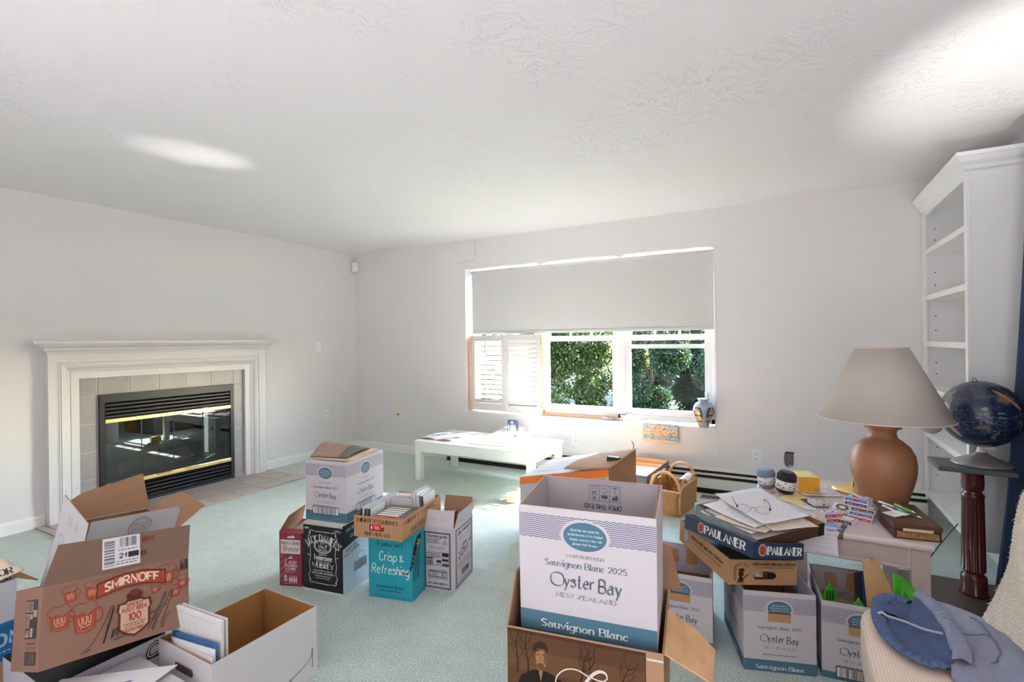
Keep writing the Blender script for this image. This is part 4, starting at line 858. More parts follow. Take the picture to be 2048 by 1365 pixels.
# beer trays on the left one
mwid = mat('kraft_tray', '#a37d5c', rough=.8, var=.05, vs=20, spec=.2)
B = Carton('brewery_tray', 'brown brewery tray lying directly on the open wine case, under the navy tray', (-.236, 2.432, .327), tilt(R(34.3), R(-.5), R(4.0)), .288, .461, .100, mwid, mkin, cat='tray')
p = B.pr('front'); c = '#2e2017'
p.text('WIDOWMAKER BREWING COMPANY', .188, .078, .0098, c, 'bold', fw=.184); p.tiny(.11, .068, .27, .004, c, 4)
p.ell(.05, .045, .011, .014, c); p.poly([(.035, .012), (.062, .012), (.058, .03), (.045, .035)], c); p.line([(.058, .022), (.08, .042)], .004, c); p.ell(.052, .060, .013, .006, c); warp_ = lambda r_: (lambda x, y: ((r_+y)*sin(x/r_), (r_+y)*cos(x/r_)-r_))
p.text('BREWING', .052, .078, .009, c, 'serif', xs=.7, warp=warp_(.038)); p.text('MAKER', .05, .006, .0075, c, 'serif', xs=.8)
for i in range(9): p.ell(.024+.004*sin(i*2), .02+i*.006, .004, .002, c, 8)
p.poly([(.10, .036), (.112, .05), (.16, .056), (.19, .05), (.20, .036), (.185, .024), (.11, .022)], '#3d2a1a'); p.up(); p.rect(.105, .034, .14, .05, '#c4b7a3'); p.text('ASTRO', .123, .038, .009, c, 'bold', xs=.75); p.ell(.178, .038, .02, .013, '#17110d'); p.build('printed_front', B.t)
p = B.pr('left'); p.text('WIDOWMAKER BREWING COMPANY', .27, .058, .013, c, 'bold', fw=.29); p.tiny(.15, .042, .40, .005, c, 5); p.ell(.07, .05, .018, .026, '#8b9aa3'); p.build('printed_side', B.t)
t = thing('printed_papers', 'dark printed leaflets inside the brown brewery tray', 'papers', (-.236, 2.432, .334), tilt(R(34.3), R(-.5), R(4.0))); rbox('stack', mat('dark_leaflets', '#4a4038', rough=.6, var=.6, vs=30), -.12, .12, -.2, .2, .001, .06, t, .003)
mpau = mat('navy_tray_board', '#1e3049', rough=.45, var=.03, vs=12)
B = Carton('navy_beer_tray', 'shallow navy beer tray in the middle of the tray stack', (-.1985, 2.338, .447), tilt(R(46.8), R(-4), R(9.5)), .247, .414, .062, mpau, mkin, cat='tray')
def paul(p, W, n=1):
    c = '#d3d2cf'; p.text('PAULANER', W*.615, .016, .031 if n > 1 else .029, c, 'bserif', wt=2.0, fw=.233 if n > 1 else .165)
    x = W*.615-(.1165 if n > 1 else .0825)-.026; p.ell(x, .032, .021, .023, '#8d8680'); p.up(); p.ell(x, .032, .016, .018, '#b03a3a'); p.up(); p.ell(x, .034, .007, .009, '#6e4a35'); p.poly([(x-.01, .018), (x+.01, .018), (x+.006, .027), (x-.006, .027)], '#5a4a3a')
    for i in range(14): a = 2*pi*i/14; p.line([(x+.017*cos(a), .032+.019*sin(a)), (x+.0205*cos(a), .032+.0225*sin(a))], .0022, '#d8cfc6')
    return p
paul(B.pr('front'), .247).build('printed_front', B.t); paul(B.pr('left'), .414, 2).build('printed_side', B.t)
pt = tilt(R(50), R(6.3), R(-2.5)); pl = V((-.1325, 2.391, .517))
mdt = mat('walnut_tray_board', '#4d3320', rough=.55, var=.28, vs=18, stretch=(8, 8, .4), gain=1)
B = Carton('paper_tray', 'dark brown tray heaped with letters and eyeglasses, top of the tray stack', pl, pt, .363, .335, .052, mdt, mat('tray_inside', '#a8743f', rough=.8, var=.05, vs=10), cat='tray')
p = B.pr('right'); 
B.pr('front')
MB().box(.150, .182, -.1683, -.1678, .0, .052).build('black_corner', mat('black_print', '#14110f', rough=.5), B.t); MB().box(-.1822, -.1816, -.167, .167, .0, .052).build('grey_side', mat('grey_print', '#77808a', rough=.5, var=.15, vs=30), B.t)
# papers: each sheet a thing in tray coordinates
mpap = mat('paper_white', '#d6d5d8', rough=.75); mpap2 = mat('paper_cream', '#d2c6b8', rough=.75); mpap3 = mat('paper_tan', '#b78a5e', rough=.8)
def sheet(name, label, pl_, pt_, cx, cy, rz, sx, sy, z, m, curl=.01, lines=0, seed=1, cat='paper', ink='#8f9099'):
    t = thing(name, label, cat, pl_+pt_ @ V((cx, cy, z)), pt_ @ Matrix.Rotation(rz, 3, 'Z'))
    f = lambda x, y: curl*((x/sx*2)**2*.5+(y/sy*2)**2*.5)+.003*sin(x*25+seed)
    k = MB(); k.grid(lambda u, v: (-sx/2+sx*u, -sy/2+sy*v, f(-sx/2+sx*u, -sy/2+sy*v)), 10, 12); k.build('sheet', m, t, solid=.0012)
    if lines:
        q = random.Random(seed); g = MB()
        for i in range(lines):
            y = -sy*.42+sy*.84*i/lines; x = -sx*.42+sx*.1*q.random()
            while x < sx*.4:
                w_ = .006+.014*q.random(); w_ = min(w_, sx*.42-x); h_ = .0012
                g.add([(x, y, f(x, y)+.0012), (x+w_, y, f(x+w_, y)+.0012), (x+w_, y+h_, f(x+w_, y)+.0012), (x, y+h_, f(x, y)+.0012)], [(0, 1, 2, 3)]); x += w_+.004+.02*q.random()*(q.random() < .3)
        g.build('handwriting', flat(ink), t)
    return t
sheet('kraft_folder', 'tan folder lying lowest under the letters in the brown tray', pl, pt, -.02, .005, R(2), .30, .29, .010, mpap3, .004, cat='folder')
sheet('letter', 'white letter sheet at the bottom corner of the brown tray', pl, pt, -.03, -.045, R(-6), .25, .2, .022, mpap, .004)
sheet('letter', 'white sheet sliding out to the left under the written letters', pl, pt, -.07, .03, R(12), .20, .24, .034, mpap, .006, 9, 3)
sheet('letter', 'crumpled cream sheet with turned-up edge at the lower left of the letters', pl, pt, -.085, -.02, R(25), .15, .20, .042, mpap2, .012, 7, 4)
sheet('envelope', 'cream envelope half hidden under the large written letter', pl, pt, .05, -.10, R(-14), .20, .12, .048, mpap2, .006, cat='envelope')
sheet('letter', 'grey typed sheet at the right inside the brown tray', pl, pt, .10, -.06, R(-20), .14, .18, .040, mat('paper_grey', '#b9b6be', rough=.75), .003)
sheet('letter', 'written sheet just below the top letter, showing at its left edge', pl, pt, -.02, .05, R(10), .24, .25, .050, mpap, .006, 14, 6)
sheet('letter', 'large handwritten white letter on top of the brown tray', pl, pt, .055, .035, R(-6), .245, .30, .060, mpap, .012, 22, 7)
t = thing('eyeglasses', 'rimless eyeglasses with dark temples lying on the letters', 'glasses', pl+pt @ V((-.035, -.01, .070)), pt @ Matrix.Rotation(R(-38), 3, 'Z'))
mgl = mat('dark_metal', '#2f2f35', rough=.35, metal=.6)
for sx in (-1, 1):
    MB().tube(cpt((sx*.064, 0, .018), (sx*.068, .03, .02), (sx*.07, .09, .014), (sx*.069, .125, .006), (sx*.064, .145, -.004), k=5), .0019, 8).build('temple', mgl, t)
    q = [(sx*(.036+.026*cos(a)), 0, .012+.018*sin(a)) for a in [2*pi*i/24 for i in range(24)]]
    MB().tube(q, .0007, 6, closed=True).build('lens_rim', mat('lens_edge', '#8d9096', rough=.2, metal=.3), t); MB().prism(q[::-1], (0, .0016, 0)).build('lens', glass_mat('lens_glass', (.97, .97, .98), .06), t)
    MB().box(sx*.064-.003, sx*.064+.003, -.002, .008, .014, .022).build('hinge', mgl, t); MB().lathe([(.004, 0), (.0045, .002), (.003, .004)], 10, (sx*.011, .008, .004)).build('nose_pad', mat('nose_pad', '#c9c5be', rough=.3), t)
MB().tube(cpt((-.011, 0, .014), (-.005, -.001, .020), (.005, -.001, .020), (.011, 0, .014), k=4), .0011, 6).build('bridge', mgl, t)

# --- orange topped carton, crate, basket, wooden block ------------------------------------------------
mor = mat('orange_print', '#e2701c', rough=.4); mtop = mat('grey_white_top', '#bfb8b3', rough=.6, var=.06, vs=6)
B = Carton('orange_trim_carton', 'large sagging carton with orange edge stripe and torn kraft flap behind the big wine case', (-1.25, 3.139, 0), R(-6.9), .647, .42, .40, mat('carton_lilac', '#b7aeb0', rough=.6), mkin, closed=True, dz={(-1, -1): .003, (1, -1): .149, (1, 1): .192, (-1, 1): .046})
a_, b_ = .3235, .21; zc = lambda x, y: .403+(x+a_)/.647*.146+(y+b_)/.42*.043
def onfront(x0, x1, d0, d1, m, nm, e=.001): MB().add([(x0, -b_-e, zc(x0, -b_)-d1), (x1, -b_-e, zc(x1, -b_)-d1), (x1, -b_-e, zc(x1, -b_)-d0), (x0, -b_-e, zc(x0, -b_)-d0)], [(0, 1, 2, 3)]).build(nm, m, B.t)
onfront(-a_, a_, 0, .045, mor, 'orange_stripe'); onfront(-a_+.3, a_-.02, .045, .30, mat('brown_print', '#b5927c', rough=.6), 'brown_panel')
MB().add([(a_+.001, -b_, .0), (a_+.001, b_, .0), (a_+.001, b_, zc(a_, b_)), (a_+.001, -b_, zc(a_, -b_))], [(0, 1, 2, 3)]).build('kraft_end', mat('kraft_end', '#9c6d4c', rough=.8, var=.05, vs=10), B.t)
def ontop(P, m, nm, e=.002, so=0): return MB().add([(x, y, zc(x, y)+e) for x, y in P], [tuple(range(len(P)))]).build(nm, m, B.t, solid=so)
ontop([(-a_+.01, -b_+.004), (a_-.2, -b_+.004), (a_-.12, b_-.03), (-a_+.01, b_-.03)], mtop, 'printed_top'); ontop([(-a_, b_-.03), (a_-.15, b_-.03), (a_-.15, b_), (-a_, b_)], mor, 'orange_back_stripe')
for i in range(4): ontop([(-.25+i*.02, -.12+i*.07), (.02+i*.015, -.12+i*.07), (.03+i*.015, -.10+i*.07), (-.24+i*.02, -.10+i*.07)], mat('faded_ink', '#a9a6ad', rough=.6), 'faded_print', .003)
m = MB(); m.grid(lambda u, v: (.02+.315*u+.05*v*(1-u), -b_-.004+.415*v, zc(.02+.3*u, -b_+.415*v)+.008+.022*(1-u)**2*(1+.5*sin(5*v))), 10, 10); m.build('torn_flap', mkraft, B.t, solid=.004)
m = MB(); m.tube(cpt((.31, .20, zc(.31, .20)+.005), (.305, .22, zc(.31, .2)+.03), (.285, .235, zc(.31, .2)+.05), k=5), .004, 6); m.build('curled_tip', mkraft, B.t)
MB().box(.24, .32, -.06, -.02, zc(.28, 0)-.005, zc(.28, 0)+.025).build('black_tape', mat('black_tape', '#2d2724', rough=.4), B.t, bevel=.004)
p = B.pr('left'); p.text('UP', .31, .27, .03, '#2b2a2c', 'bold'); p.build('printed_side', B.t)
CR = Carton('grey_crate', 'dark grey open carton of wooden frames standing before the heater', (-1.145, 4.19, 0), R(-4), .38, .60, .265, mat('grey_carton', '#6b6663', rough=.6), mat('carton_tan', '#c79f76', rough=.85), cat='box')
mfr = [mat('frame_wood_%d' % i, h, rough=.5, var=.12, vs=30, stretch=(6, .5, 1)) for i, h in enumerate(('#cfa57e', '#d9bca0', '#b98a63', '#c99d86'))]
for i in range(5):
    t = thing('framed_picture', ['lowest', 'second lowest', 'middle', 'second highest', 'topmost'][i]+' flat wooden frame in the pile inside the dark grey carton', 'frame', (-1.148+.004*i, 4.19+.003*i, .01+i*.045), R(-4+1.5*(i % 3-1)), 'frames in the grey carton')
    for nm, q in (('rail', (-.165, .165, -.27, -.23)), ('rail', (-.165, .165, .23, .27)), ('stile', (-.165, -.125, -.23, .23)), ('stile', (.125, .165, -.23, .23))): rbox(nm, mfr[i % 4], q[0], q[1], q[2], q[3], 0, .038, t, .003)
    rbox('backing', mfr[(i+1) % 4], -.125, .125, -.23, .23, .008, .016, t, 0)
# wicker basket
t = thing('wicker_basket', 'honey coloured wicker magazine basket with two arched handles', 'basket', (-.80, 4.01, 0), R(-9))
mwk = mat('wicker', '#b5854f', rough=.6, var=.3, vs=60, stretch=(1, 1, 4), bump=.5, bs=90); mwk2 = mat('wicker_light', '#c79a66', rough=.55, var=.15, vs=40)
bw, bd = .235, .38
def rr(u, w_, d_, rad=.03):          # rounded rectangle outline
    P = []
    for cx_, cy_, a0 in ((w_/2-rad, d_/2-rad, 0), (-w_/2+rad, d_/2-rad, 90), (-w_/2+rad, -d_/2+rad, 180), (w_/2-rad, -d_/2+rad, 270)):
        for k in range(5): P.append((cx_+rad*cos(R(a0+k*22.5)), cy_+rad*sin(R(a0+k*22.5))))
    return P
def rimz(x, y): 
    q = abs(y)/(bd/2)
    return .185+.075*max(0, 1-((abs(y)-bd*.28)/(bd*.20))**2)*(1 if abs(x) > bw*.3 else .35)
NR = 26; m = MB(); base_ = rr(0, bw, bd)
def ringpts(f):
    k = .86+.16*f; out = []
    for x, y in base_: out.append((x*k, y*k, f*rimz(x, y)))
    return out
for j in range(NR+1):          # woven rods, each course a wavy ring
    f = j/NR; P = ringpts(f); Q = []
    for i in range(len(P)):
        for k in range(4):
            a, b2 = V(P[i]), V(P[(i+1) % len(P)]); Q.append(a.lerp(b2, k/4))
    Q = [q*(1+.012*(1 if ((i+j) % 2) else -1)) if True else q for i, q in enumerate(Q)]; Q = [V((q.x, q.y, P[0][2] if 0 else q.z)) for q in Q]
    m.tube(Q, .0052, 5, closed=True)
ob = m.build('woven_body', mwk, t); ob['kind'] = 'stuff'
m = MB(); Pi = [ringpts(j/6) for j in range(7)]
for j in range(6):
    for i in range(len(base_)): m.add([V(Pi[j][i])*.985, V(Pi[j][(i+1) % 20])*.985, V(Pi[j+1][(i+1) % 20])*.985, V(Pi[j+1][i])*.985], [(0, 1, 2, 3)])
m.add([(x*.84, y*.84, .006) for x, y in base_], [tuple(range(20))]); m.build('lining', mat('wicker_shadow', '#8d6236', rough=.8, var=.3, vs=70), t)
m = MB(); P = ringpts(1.0); m.tube([V(q)+V((0, 0, .004)) for q in P], .008, 8, closed=True); m.build('rim', mwk2, t)
for sx, nm in ((-1, 'front_handle'), (1, 'back_handle')):
    pass
for sy in (-1, 1):
    y = sy*bd*.47; P = [(bw*.46*cos(a)*1.0, y, .17+.155*sin(a)**.8 if sin(a) > 0 else .17) for a in [pi*i/20 for i in range(21)]]
    m = MB().tube(P, .0105, 10); m.build('handle', mwk2, t)
    for sx in (-1, 1): MB().tube([(sx*bw*.46, y, .03), (sx*bw*.465, y, .175)], .008, 8).build('handle_post', mwk2, t)
for sx in (-1, 1):
    m = MB(); m.tube([(sx*bw*.5, -bd*.42+bd*.84*i/16, rimz(bw*.5, -bd*.42+bd*.84*i/16)+.008) for i in range(17)], .0095, 8); m.build('side_braid', mwk, t)
t = thing('paper_scrap', 'torn cream newspaper draped over the right side of the wicker basket', 'paper', (-.70, 4.03, .23), R(-9)); m = MB(); m.grid(lambda u, v: (-.05+.07*u, -.09+.16*v, .03*sin(pi*u)*(1-.3*v)+.02*v-.004*sin(18*v)), 8, 12); m.build('sheet', mat('newsprint', '#cdbfae', rough=.85, var=.12, vs=40), t, solid=.002)
t = thing('wooden_block', 'small pale wooden block with a dark stamp on the carpet beside the sun patch', 'block', (-2.007, 3.622, 0), R(10)); rbox('block', mat('pale_wood', '#d9c48d', rough=.6, var=.08, vs=30, stretch=(1, 5, 1)), -.044, .044, -.056, .056, 0, .075, t, .004)
p = Print((-.044, -.056, 0), (1, 0, 0), (0, 0, 1), (0, -1, 0)); p.line(crom([(.03, .05), (.02, .045), (.025, .035), (.038, .035), (.046, .045), (.052, .035)], False, 4), .004, '#4a4030'); p.build('stamp', t)
rbox('top_strip', mat('pale_wood_b', '#c7ad72', rough=.6), -.03, .03, -.05, .05, .075, .079, t, .001)

# --- left stack: root beer carton and what is under and behind it --------------------------------------
msm = mat('pink_kraft', '#876759', rough=.75, var=.03, vs=14, spec=.2); msm2 = mat('brown_kraft', '#755c4e', rough=.85, var=.05, vs=18)
B = Carton('root_beer_carton', 'pinkish kraft drinks carton tilted on the pile, printed with red mugs', (-2.028, .814, .306), tilt(R(89.9), R(-16.5), R(8.6)), .418, .215, .233, msm, msm2)
p = B.pr('front'); W = .418; c = '#92412f'; dk = '#3b2f35'
def mug(x, y, s_, rot=0.):
    def tf(P): return [(x+s_*(a*cos(rot)-b2*sin(rot)), y+s_*(a*sin(rot)+b2*cos(rot))) for a, b2 in P]
    p.up(); p.line(tf([(-.42, .3), (-.34, -.5), (0, -.6), (.34, -.5), (.42, .3)]), s_*.07, c); p.poly(tf([(-.34, .22), (-.27, -.42), (0, -.5), (.27, -.42), (.34, .22), (.15, .12), (-.1, .2)]), '#9c432e')
    p.line(tf(crom([(.4, .25), (.62, .22), (.66, -.1), (.5, -.28), (.36, -.25)], False, 4)), s_*.06, c)
    p.up(); p.line(tf(crom([(-.45, .25), (-.55, .45), (-.4, .6), (-.2, .72), (.05, .62), (.25, .72), (.45, .55), (.5, .3), (.3, .22), (.1, .1), (-.1, .25), (-.3, .2), (-.45, .25)], False, 4)), s_*.045, c)
    for k in (-.17, .0, .17): p.line(tf(crom([(k-.06, .08), (k-.05, -.15), (k, -.25), (k+.05, -.15), (k+.06, .08)], False, 3)), s_*.035, '#c79c86')
    for k in (-.12, .1): p.line(tf(crom([(k-.08, -.36), (k, -.30), (k+.08, -.36)], False, 3)), s_*.035, '#c79c86')
for q in ((.045, .128, .055, .05), (.108, .112, .070, .1), (.068, .192, .038, .15), (.125, .19, .042, -.1), (.20, .205, .036, .0), (.268, .2, .034, .1), (.345, .185, .055, -.1), (.395, .15, .034, 0), (.37, .125, .032, .1), (.305, .15, .026, .1)): mug(*q)
p.up(); bn = lambda x: .182+.016*sin(pi*(x-.135)/.205)
p.poly([(.135+.205*i/12, bn(.135+.205*i/12)-.022) for i in range(13)]+[(.34-.205*i/12, bn(.34-.205*i/12)+.024) for i in range(13)], '#5b2a22'); p.up(); p.poly([(.139+.197*i/12, bn(.135+.205*i/12)-.018) for i in range(13)]+[(.336-.197*i/12, bn(.34-.205*i/12)+.020) for i in range(13)], '#9a412c'); p.up()
p.text('SMIRNOFF', .2375, .171, .025, '#d9c1ae', 'bold', fw=.158, warp=lambda x, y: (x, y+.016*cos(pi*x/.205)), wt=1.7)
p.up(); p.line(crom([(.10, .012), (.13, .035), (.16, .085), (.178, .125), (.183, .12), (.168, .07), (.16, .028)], False, 5), .0022, dk); p.line([(.112, .012), (.124, .020)], .003, dk); p.line(crom([(.183, .12), (.176, .09), (.165, .05), (.158, .024)], False, 5), .005, dk); p.line(crom([(.178, .03), (.186, .06), (.182, .035), (.196, .06), (.194, .035), (.208, .058), (.207, .04), (.222, .055)], False, 4), .0028, dk); p.line(crom([(.185, .025), (.21, .028), (.235, .04)], False, 4), .003, dk)
p.line(crom([(.288, .065), (.296, .078), (.306, .07), (.298, .055), (.29, .06)], False, 4), .0022, dk); p.line(crom([(.285, .03), (.30, .055), (.325, .105), (.336, .13), (.338, .12), (.315, .07), (.298, .03), (.30, .02), (.308, .04), (.315, .058)], False, 5), .0024, dk); p.line(crom([(.315, .058), (.335, .09), (.355, .128), (.36, .12), (.34, .07), (.325, .03), (.33, .02), (.338, .045), (.352, .062)], False, 5), .0024, dk); p.line([(.28, .07), (.345, .092)], .002, dk); p.ell(.357, .06, .0016, .0016, dk, 8)
sh = [(.195, .128), (.213, .128), (.225, .138), (.262, .138), (.274, .128), (.292, .128), (.296, .105), (.290, .098), (.290, .045), (.268, .028), (.2435, .018), (.219, .028), (.197, .045), (.197, .098), (.191, .105)]
p.poly(sh, '#5b2a22'); p.up(); p.poly([(.2435+(x-.2435)*.86, .08+(y-.08)*.88) for x, y in sh], '#bf9a86'); p.up(); p.ell(.2435, .146, .024, .013, '#54281f'); p.ell(.2435, .155, .018, .009, '#6a3226'); p.rect(.226, .128, .261, .138, '#54281f')
p.up(); p.text('SPICED', .2435, .112, .0105, c, 'bold', fw=.046, wt=1.6); p.text('ROOT BEER', .2435, .098, .0105, c, 'bold', fw=.072, wt=1.6); p.text('100', .2435, .068, .0235, c, 'sans', fw=.037, wt=1.3); p.tiny(.212, .059, .275, .004, dk, 3); p.tiny(.216, .052, .272, .004, dk, 4); p.line([(.212, .047), (.275, .047)], .0012, c); p.text('GLUTEN FREE', .2435, .036, .0078, c, 'bold', fw=.054)
p.frame(.386, .19, .413, .226, .0015, dk); p.rect(.402, .192, .411, .224, dk); p.up(); p.poly([(.389, .193), (.399, .193), (.399, .207), (.396, .213), (.396, .221), (.392, .221), (.392, .213), (.389, .207)], dk); p.build('printed_front', B.t)
p = B.pr('left'); p.rect(.1, .09, .19, .20, '#3f3a3c'); p.up()
for q in ((.103, .165, .155, .195), (.103, .12, .13, .16), (.135, .145, .155, .16), (.16, .15, .187, .17), (.14, .095, .16, .12), (.103, .095, .13, .115)): p.rect(*q, '#a08870')
p.bars(.11, .167, .15, .193, '#3f3a3c', 2, .003); p.bars(.103, .1, .125, .155, '#3f3a3c', 4, .003, True); p.tiny(.12, .075, .18, .007, '#5b4a42', 4); p.tiny(.11, .064, .19, .007, '#92583f', 5); p.frame(.11, .018, .195, .055, .003, '#3f3a3c'); p.bars(.115, .022, .19, .052, '#4a4444', 6, .003); p.build('printed_side', B.t)
f = B.flap('front', .115, -3, outer=msm2, shape=[(.0, 0), (.418, 0), (.428, .112), (.035, .115)]); q = f[1]; p = Print(*q); p.poly([(.15, .012), (.26, .012), (.26, .11), (.15, .11)], '#cfcbd0'); p.up(); p.bars(.155, .018, .185, .10, '#4b4a52', 4, .005, True); p.bars(.20, .075, .25, .105, '#4b4a52', 5, .003); p.text('21', .208, .04, .014, '#33323a', 'bold', fw=.02); p.rect(.224, .038, .256, .056, '#2f2e35'); p.tiny(.195, .064, .255, .005, '#66646d', 3); p.tiny(.19, .028, .255, .005, '#66646d', 4); p.tiny(.19, .02, .25, .005, '#66646d', 5)
p.text('ROOT BEER', .285, .075, .016, '#7b3a2b', 'bold', al='l') if 0 else p.text('BEER', .268, .082, .013, '#7b3a2b', 'bold', al='l', fw=.038); p.text('EE', .264, .036, .013, '#4a3030', 'bold', al='l', fw=.018); p.build('shipping_label', f[0])
B.flap('left', .10, -110, outer=msm2); B.flap('right', .10, -120, outer=msm2)
# white coffee carton leaning behind it
mwc = mat('white_carton', '#bab9bd', rough=.6, var=.02, vs=6)
B = Carton('white_coffee_carton', 'white shipping carton with raised kraft-lined flaps leaning behind the root beer carton', (-2.468, .968, .325), tilt(R(90.0), R(20.8), R(5.9)), .318, .208, .28, mwc, mkin)
f = B.flap('front', .125, -2, shape=[(.0, 0), (.315, 0), (.318, .10), (.305, .118), (.0, .122)]); p = Print(*f[1]); p.ring(.175, .062, .040, .040, .0016, '#4b4a50'); p.ring(.175, .062, .031, .031, .0012, '#4b4a50')
for i in range(6): p.tiny(.15, .078-i*.007, .2, .004, '#6f6e75', i+1)
p.text('SHIPPED WITH CARE', .175, .097, .0055, '#4b4a50', 'sans', warp=lambda x, y: ((.034+y)*sin(x/.034), (.034+y)*cos(x/.034)-.034)); p.build('printed_ring', f[0])
f = B.flap('left', .125, 4, shape=[(0, 0), (.208, 0), (.208, .12), (.0, .125)]); p = Print(*f[1])
for x in (.07, .09, .13): p.rect(x, .04, x+.003, .08, '#8a6a5a')
p.build('slits', f[0]); B.flap('back', .15, 35, shape=[(0, 0), (.318, 0), (.30, .07), (.24, .105), (.02, .15)]); B.flap('right', .15, 62, shape=[(0, 0), (.208, 0), (.195, .13), (.04, .15)])
p = B.pr('left'); p.ring(.05, .245, .018, .018, .0015, '#3c4a44'); p.text('SINGLE-SERVE', .11, .21, .012, '#33403b', 'serif', xs=.8); p.text('PIKE', .12, .16, .022, '#33403b', 'sans'); p.tiny(.08, .15, .17, .005, '#66706c', 2); p.ell(.09, .08, .045, .045, '#2f5a4c'); p.up(); p.ring(.09, .08, .038, .038, .002, '#a9b8b0'); p.text('DARK', .09, .086, .014, '#b9c6bf', 'bold'); p.text('ROAST', .09, .066, .012, '#b9c6bf', 'bold'); p.build('printed_side', B.t)
# black topped carton underneath
B = Carton('black_top_carton', 'white and black carton with brown script, beneath the root beer carton', (-2.225, .835, 0), R(90), .345, .35, .245, mat('lilac_board', '#b2b0ba', rough=.6), mat('black_lid', '#121214', rough=.5, gain=1), closed=True)
MB().box(-.172, .172, -.175, .175, .2452, .248).build('black_lid', mat('black_lid', '#121214'), B.t)
p = B.pr('front'); c = '#4a2a28'
p.text('Cl', .305, .185, .042, c, 'brush', shear=.3, wt=2.6); p.up(); p.text('Cl', .305, .185, .042, '#cbbdb8', 'brush', shear=.3, wt=.9); p.up(); p.line(crom([(.21, .165), (.25, .18), (.33, .178)], False, 5), .007, c); p.build('printed_script', B.t)
B = Carton('plain_white_carton', 'plain white carton at the lower left under a loose white sheet', (-1.86, .72, 0), 0, .29, .36, .235, mwc, mkin, closed=True)
t = thing('white_sheet', 'loose white card with a blue pen mark at the bottom left of the scene', 'paper', (-1.86, .70, .240), 0); P = [(.06, .22), (-.195, .005), (-.10, -.25), (.16, -.10), (.085, .14)]
MB().prism([(x, y, .008+.03*max(0, x)) for x, y in P], (0, 0, .003)).build('card', mpap, t); MB().prism([(x, y, .0125+.03*x) for x, y in ((.0, .09), (.012, .075), (.016, .095), (.02, .08), (.017, .11))], (0, 0, .0006)).build('pen_mark', flat('#5a63a0'), t)
# far left pile
t = Carton('kraft_carton', 'brown carton at the bottom of the far left pile', (-2.64, .53, 0), R(90), .36, .36, .20, mkraft, mkin, closed=True).t
B = Carton('blue_carton', 'blue carton with pale lettering in the middle of the far left pile', (-2.625, .545, .2005), R(92), .34, .33, .13, mat('blue_carton', '#27659a', rough=.4), mkin, closed=True)
p = B.pr('front'); p.text('BLUE LONG', .235, .055, .04, '#9fbcd2', 'bold', xs=.8); p.tiny(.18, .03, .32, .008, '#9fbcd2', 3); p.build('printed_front', B.t)
B = Carton('pale_carton', 'pale grey open carton on top of the far left pile', (-2.63, .53, .331), R(93), .37, .33, .145, mat('pale_board', '#c3c5cc', rough=.6), mkin); B.flap('front', .06, 150, .0, .09, outer=mat('pale_board', '#c3c5cc')); B.flap('right', .07, 120, outer=mkin)
t = thing('cream_bag', 'crumpled cream bag with dark lettering on the pale carton, far left', 'bag', (-2.64, .55, .486), tilt(R(93), R(8), R(0)))
m = MB(); m.grid(lambda u, v: (-.19+.38*u, -.16+.33*v, .02+.035*sin(pi*u)*sin(pi*v)+.008*sin(14*u+5*v)+.006*sin(17*v-6*u)), 18, 14); m.build('bag', mat('cream_foil', '#d3c5b1', rough=.35, var=.25, vs=9), t, solid=.004)
p = Print((-.19, -.161, .0), (1, 0, 0), (0, .72, .69), (0, -.69, .72)); p.text('ARMOR', .30, .026, .022, '#3b3430', 'bserif', fw=.10); p.text('TASTE', .32, .0, .014, '#6b5f55', 'bserif', fw=.06); p.build('lettering', t, .02)
# ------------------------------------------------------------------ coffee table and what lies on it
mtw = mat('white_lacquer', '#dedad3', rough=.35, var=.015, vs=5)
t = thing('coffee_table', 'long low white coffee table under the window', 'table', (-2.53, 4.077, 0))
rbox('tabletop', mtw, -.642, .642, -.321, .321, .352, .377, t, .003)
for sx in (-1, 1):
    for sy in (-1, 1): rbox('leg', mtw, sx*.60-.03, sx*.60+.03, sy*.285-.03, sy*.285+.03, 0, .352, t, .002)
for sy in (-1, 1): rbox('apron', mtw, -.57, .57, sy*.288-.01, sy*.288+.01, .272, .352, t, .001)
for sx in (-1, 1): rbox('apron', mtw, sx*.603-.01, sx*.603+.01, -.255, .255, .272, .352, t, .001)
zt = .3775
t = thing('open_magazine', 'open magazine with blue sketch lying at the left end of the coffee table', 'magazine', (-2.97, 4.0, zt), R(1))
mgp = mat('magazine_page', '#d8d8d8', rough=.35)
m = MB(); m.grid(lambda u, v: (-.21+.42*u, -.155+.31*v, .004+.014*sin(pi*min(1, 2*u))*(1 if u < .5 else 0)+.016*(sin(pi*(u-.5)*2) if u > .5 else 0)), 16, 4); m.build('pages', mgp, t, solid=.003)
rbox('cover', mat('tan_cover', '#b59c86', rough=.5), -.213, .213, -.158, .158, 0, .003, t, 0)
p = Print((-.21, -.155, .022), (1, 0, 0), (0, 1, 0), (0, 0, 1)); p.poly([(.03, .12), (.10, .26), (.17, .27), (.12, .17), (.17, .1)], '#a9b6c6'); p.up(); p.line(crom([(.05, .1), (.09, .2), (.13, .15), (.16, .25)], False, 4), .006, '#75879f'); p.line(crom([(.04, .18), (.09, .1), (.15, .2)], False, 4), .005, '#75879f')
p.poly([(.30, .04), (.40, .10), (.40, .16), (.36, .14)], '#5d8790'); o = p.build('printed_pictures', t, .0); o['kind'] = 'stuff'
t = thing('picture_book', 'large flat book with a pinkish wooden edge on the coffee table', 'book', (-2.41, 4.05, zt), R(1)); rbox('board', mat('pink_wood', '#bf9384', rough=.6), -.215, .215, -.19, .19, 0, .018, t, .002); rbox('page', mat('bright_page', '#dadada', rough=.6), -.205, .21, -.187, .187, .018, .022, t, .001)
p = Print((-.2, -.18, .0222), (1, 0, 0), (0, 1, 0), (0, 0, 1))
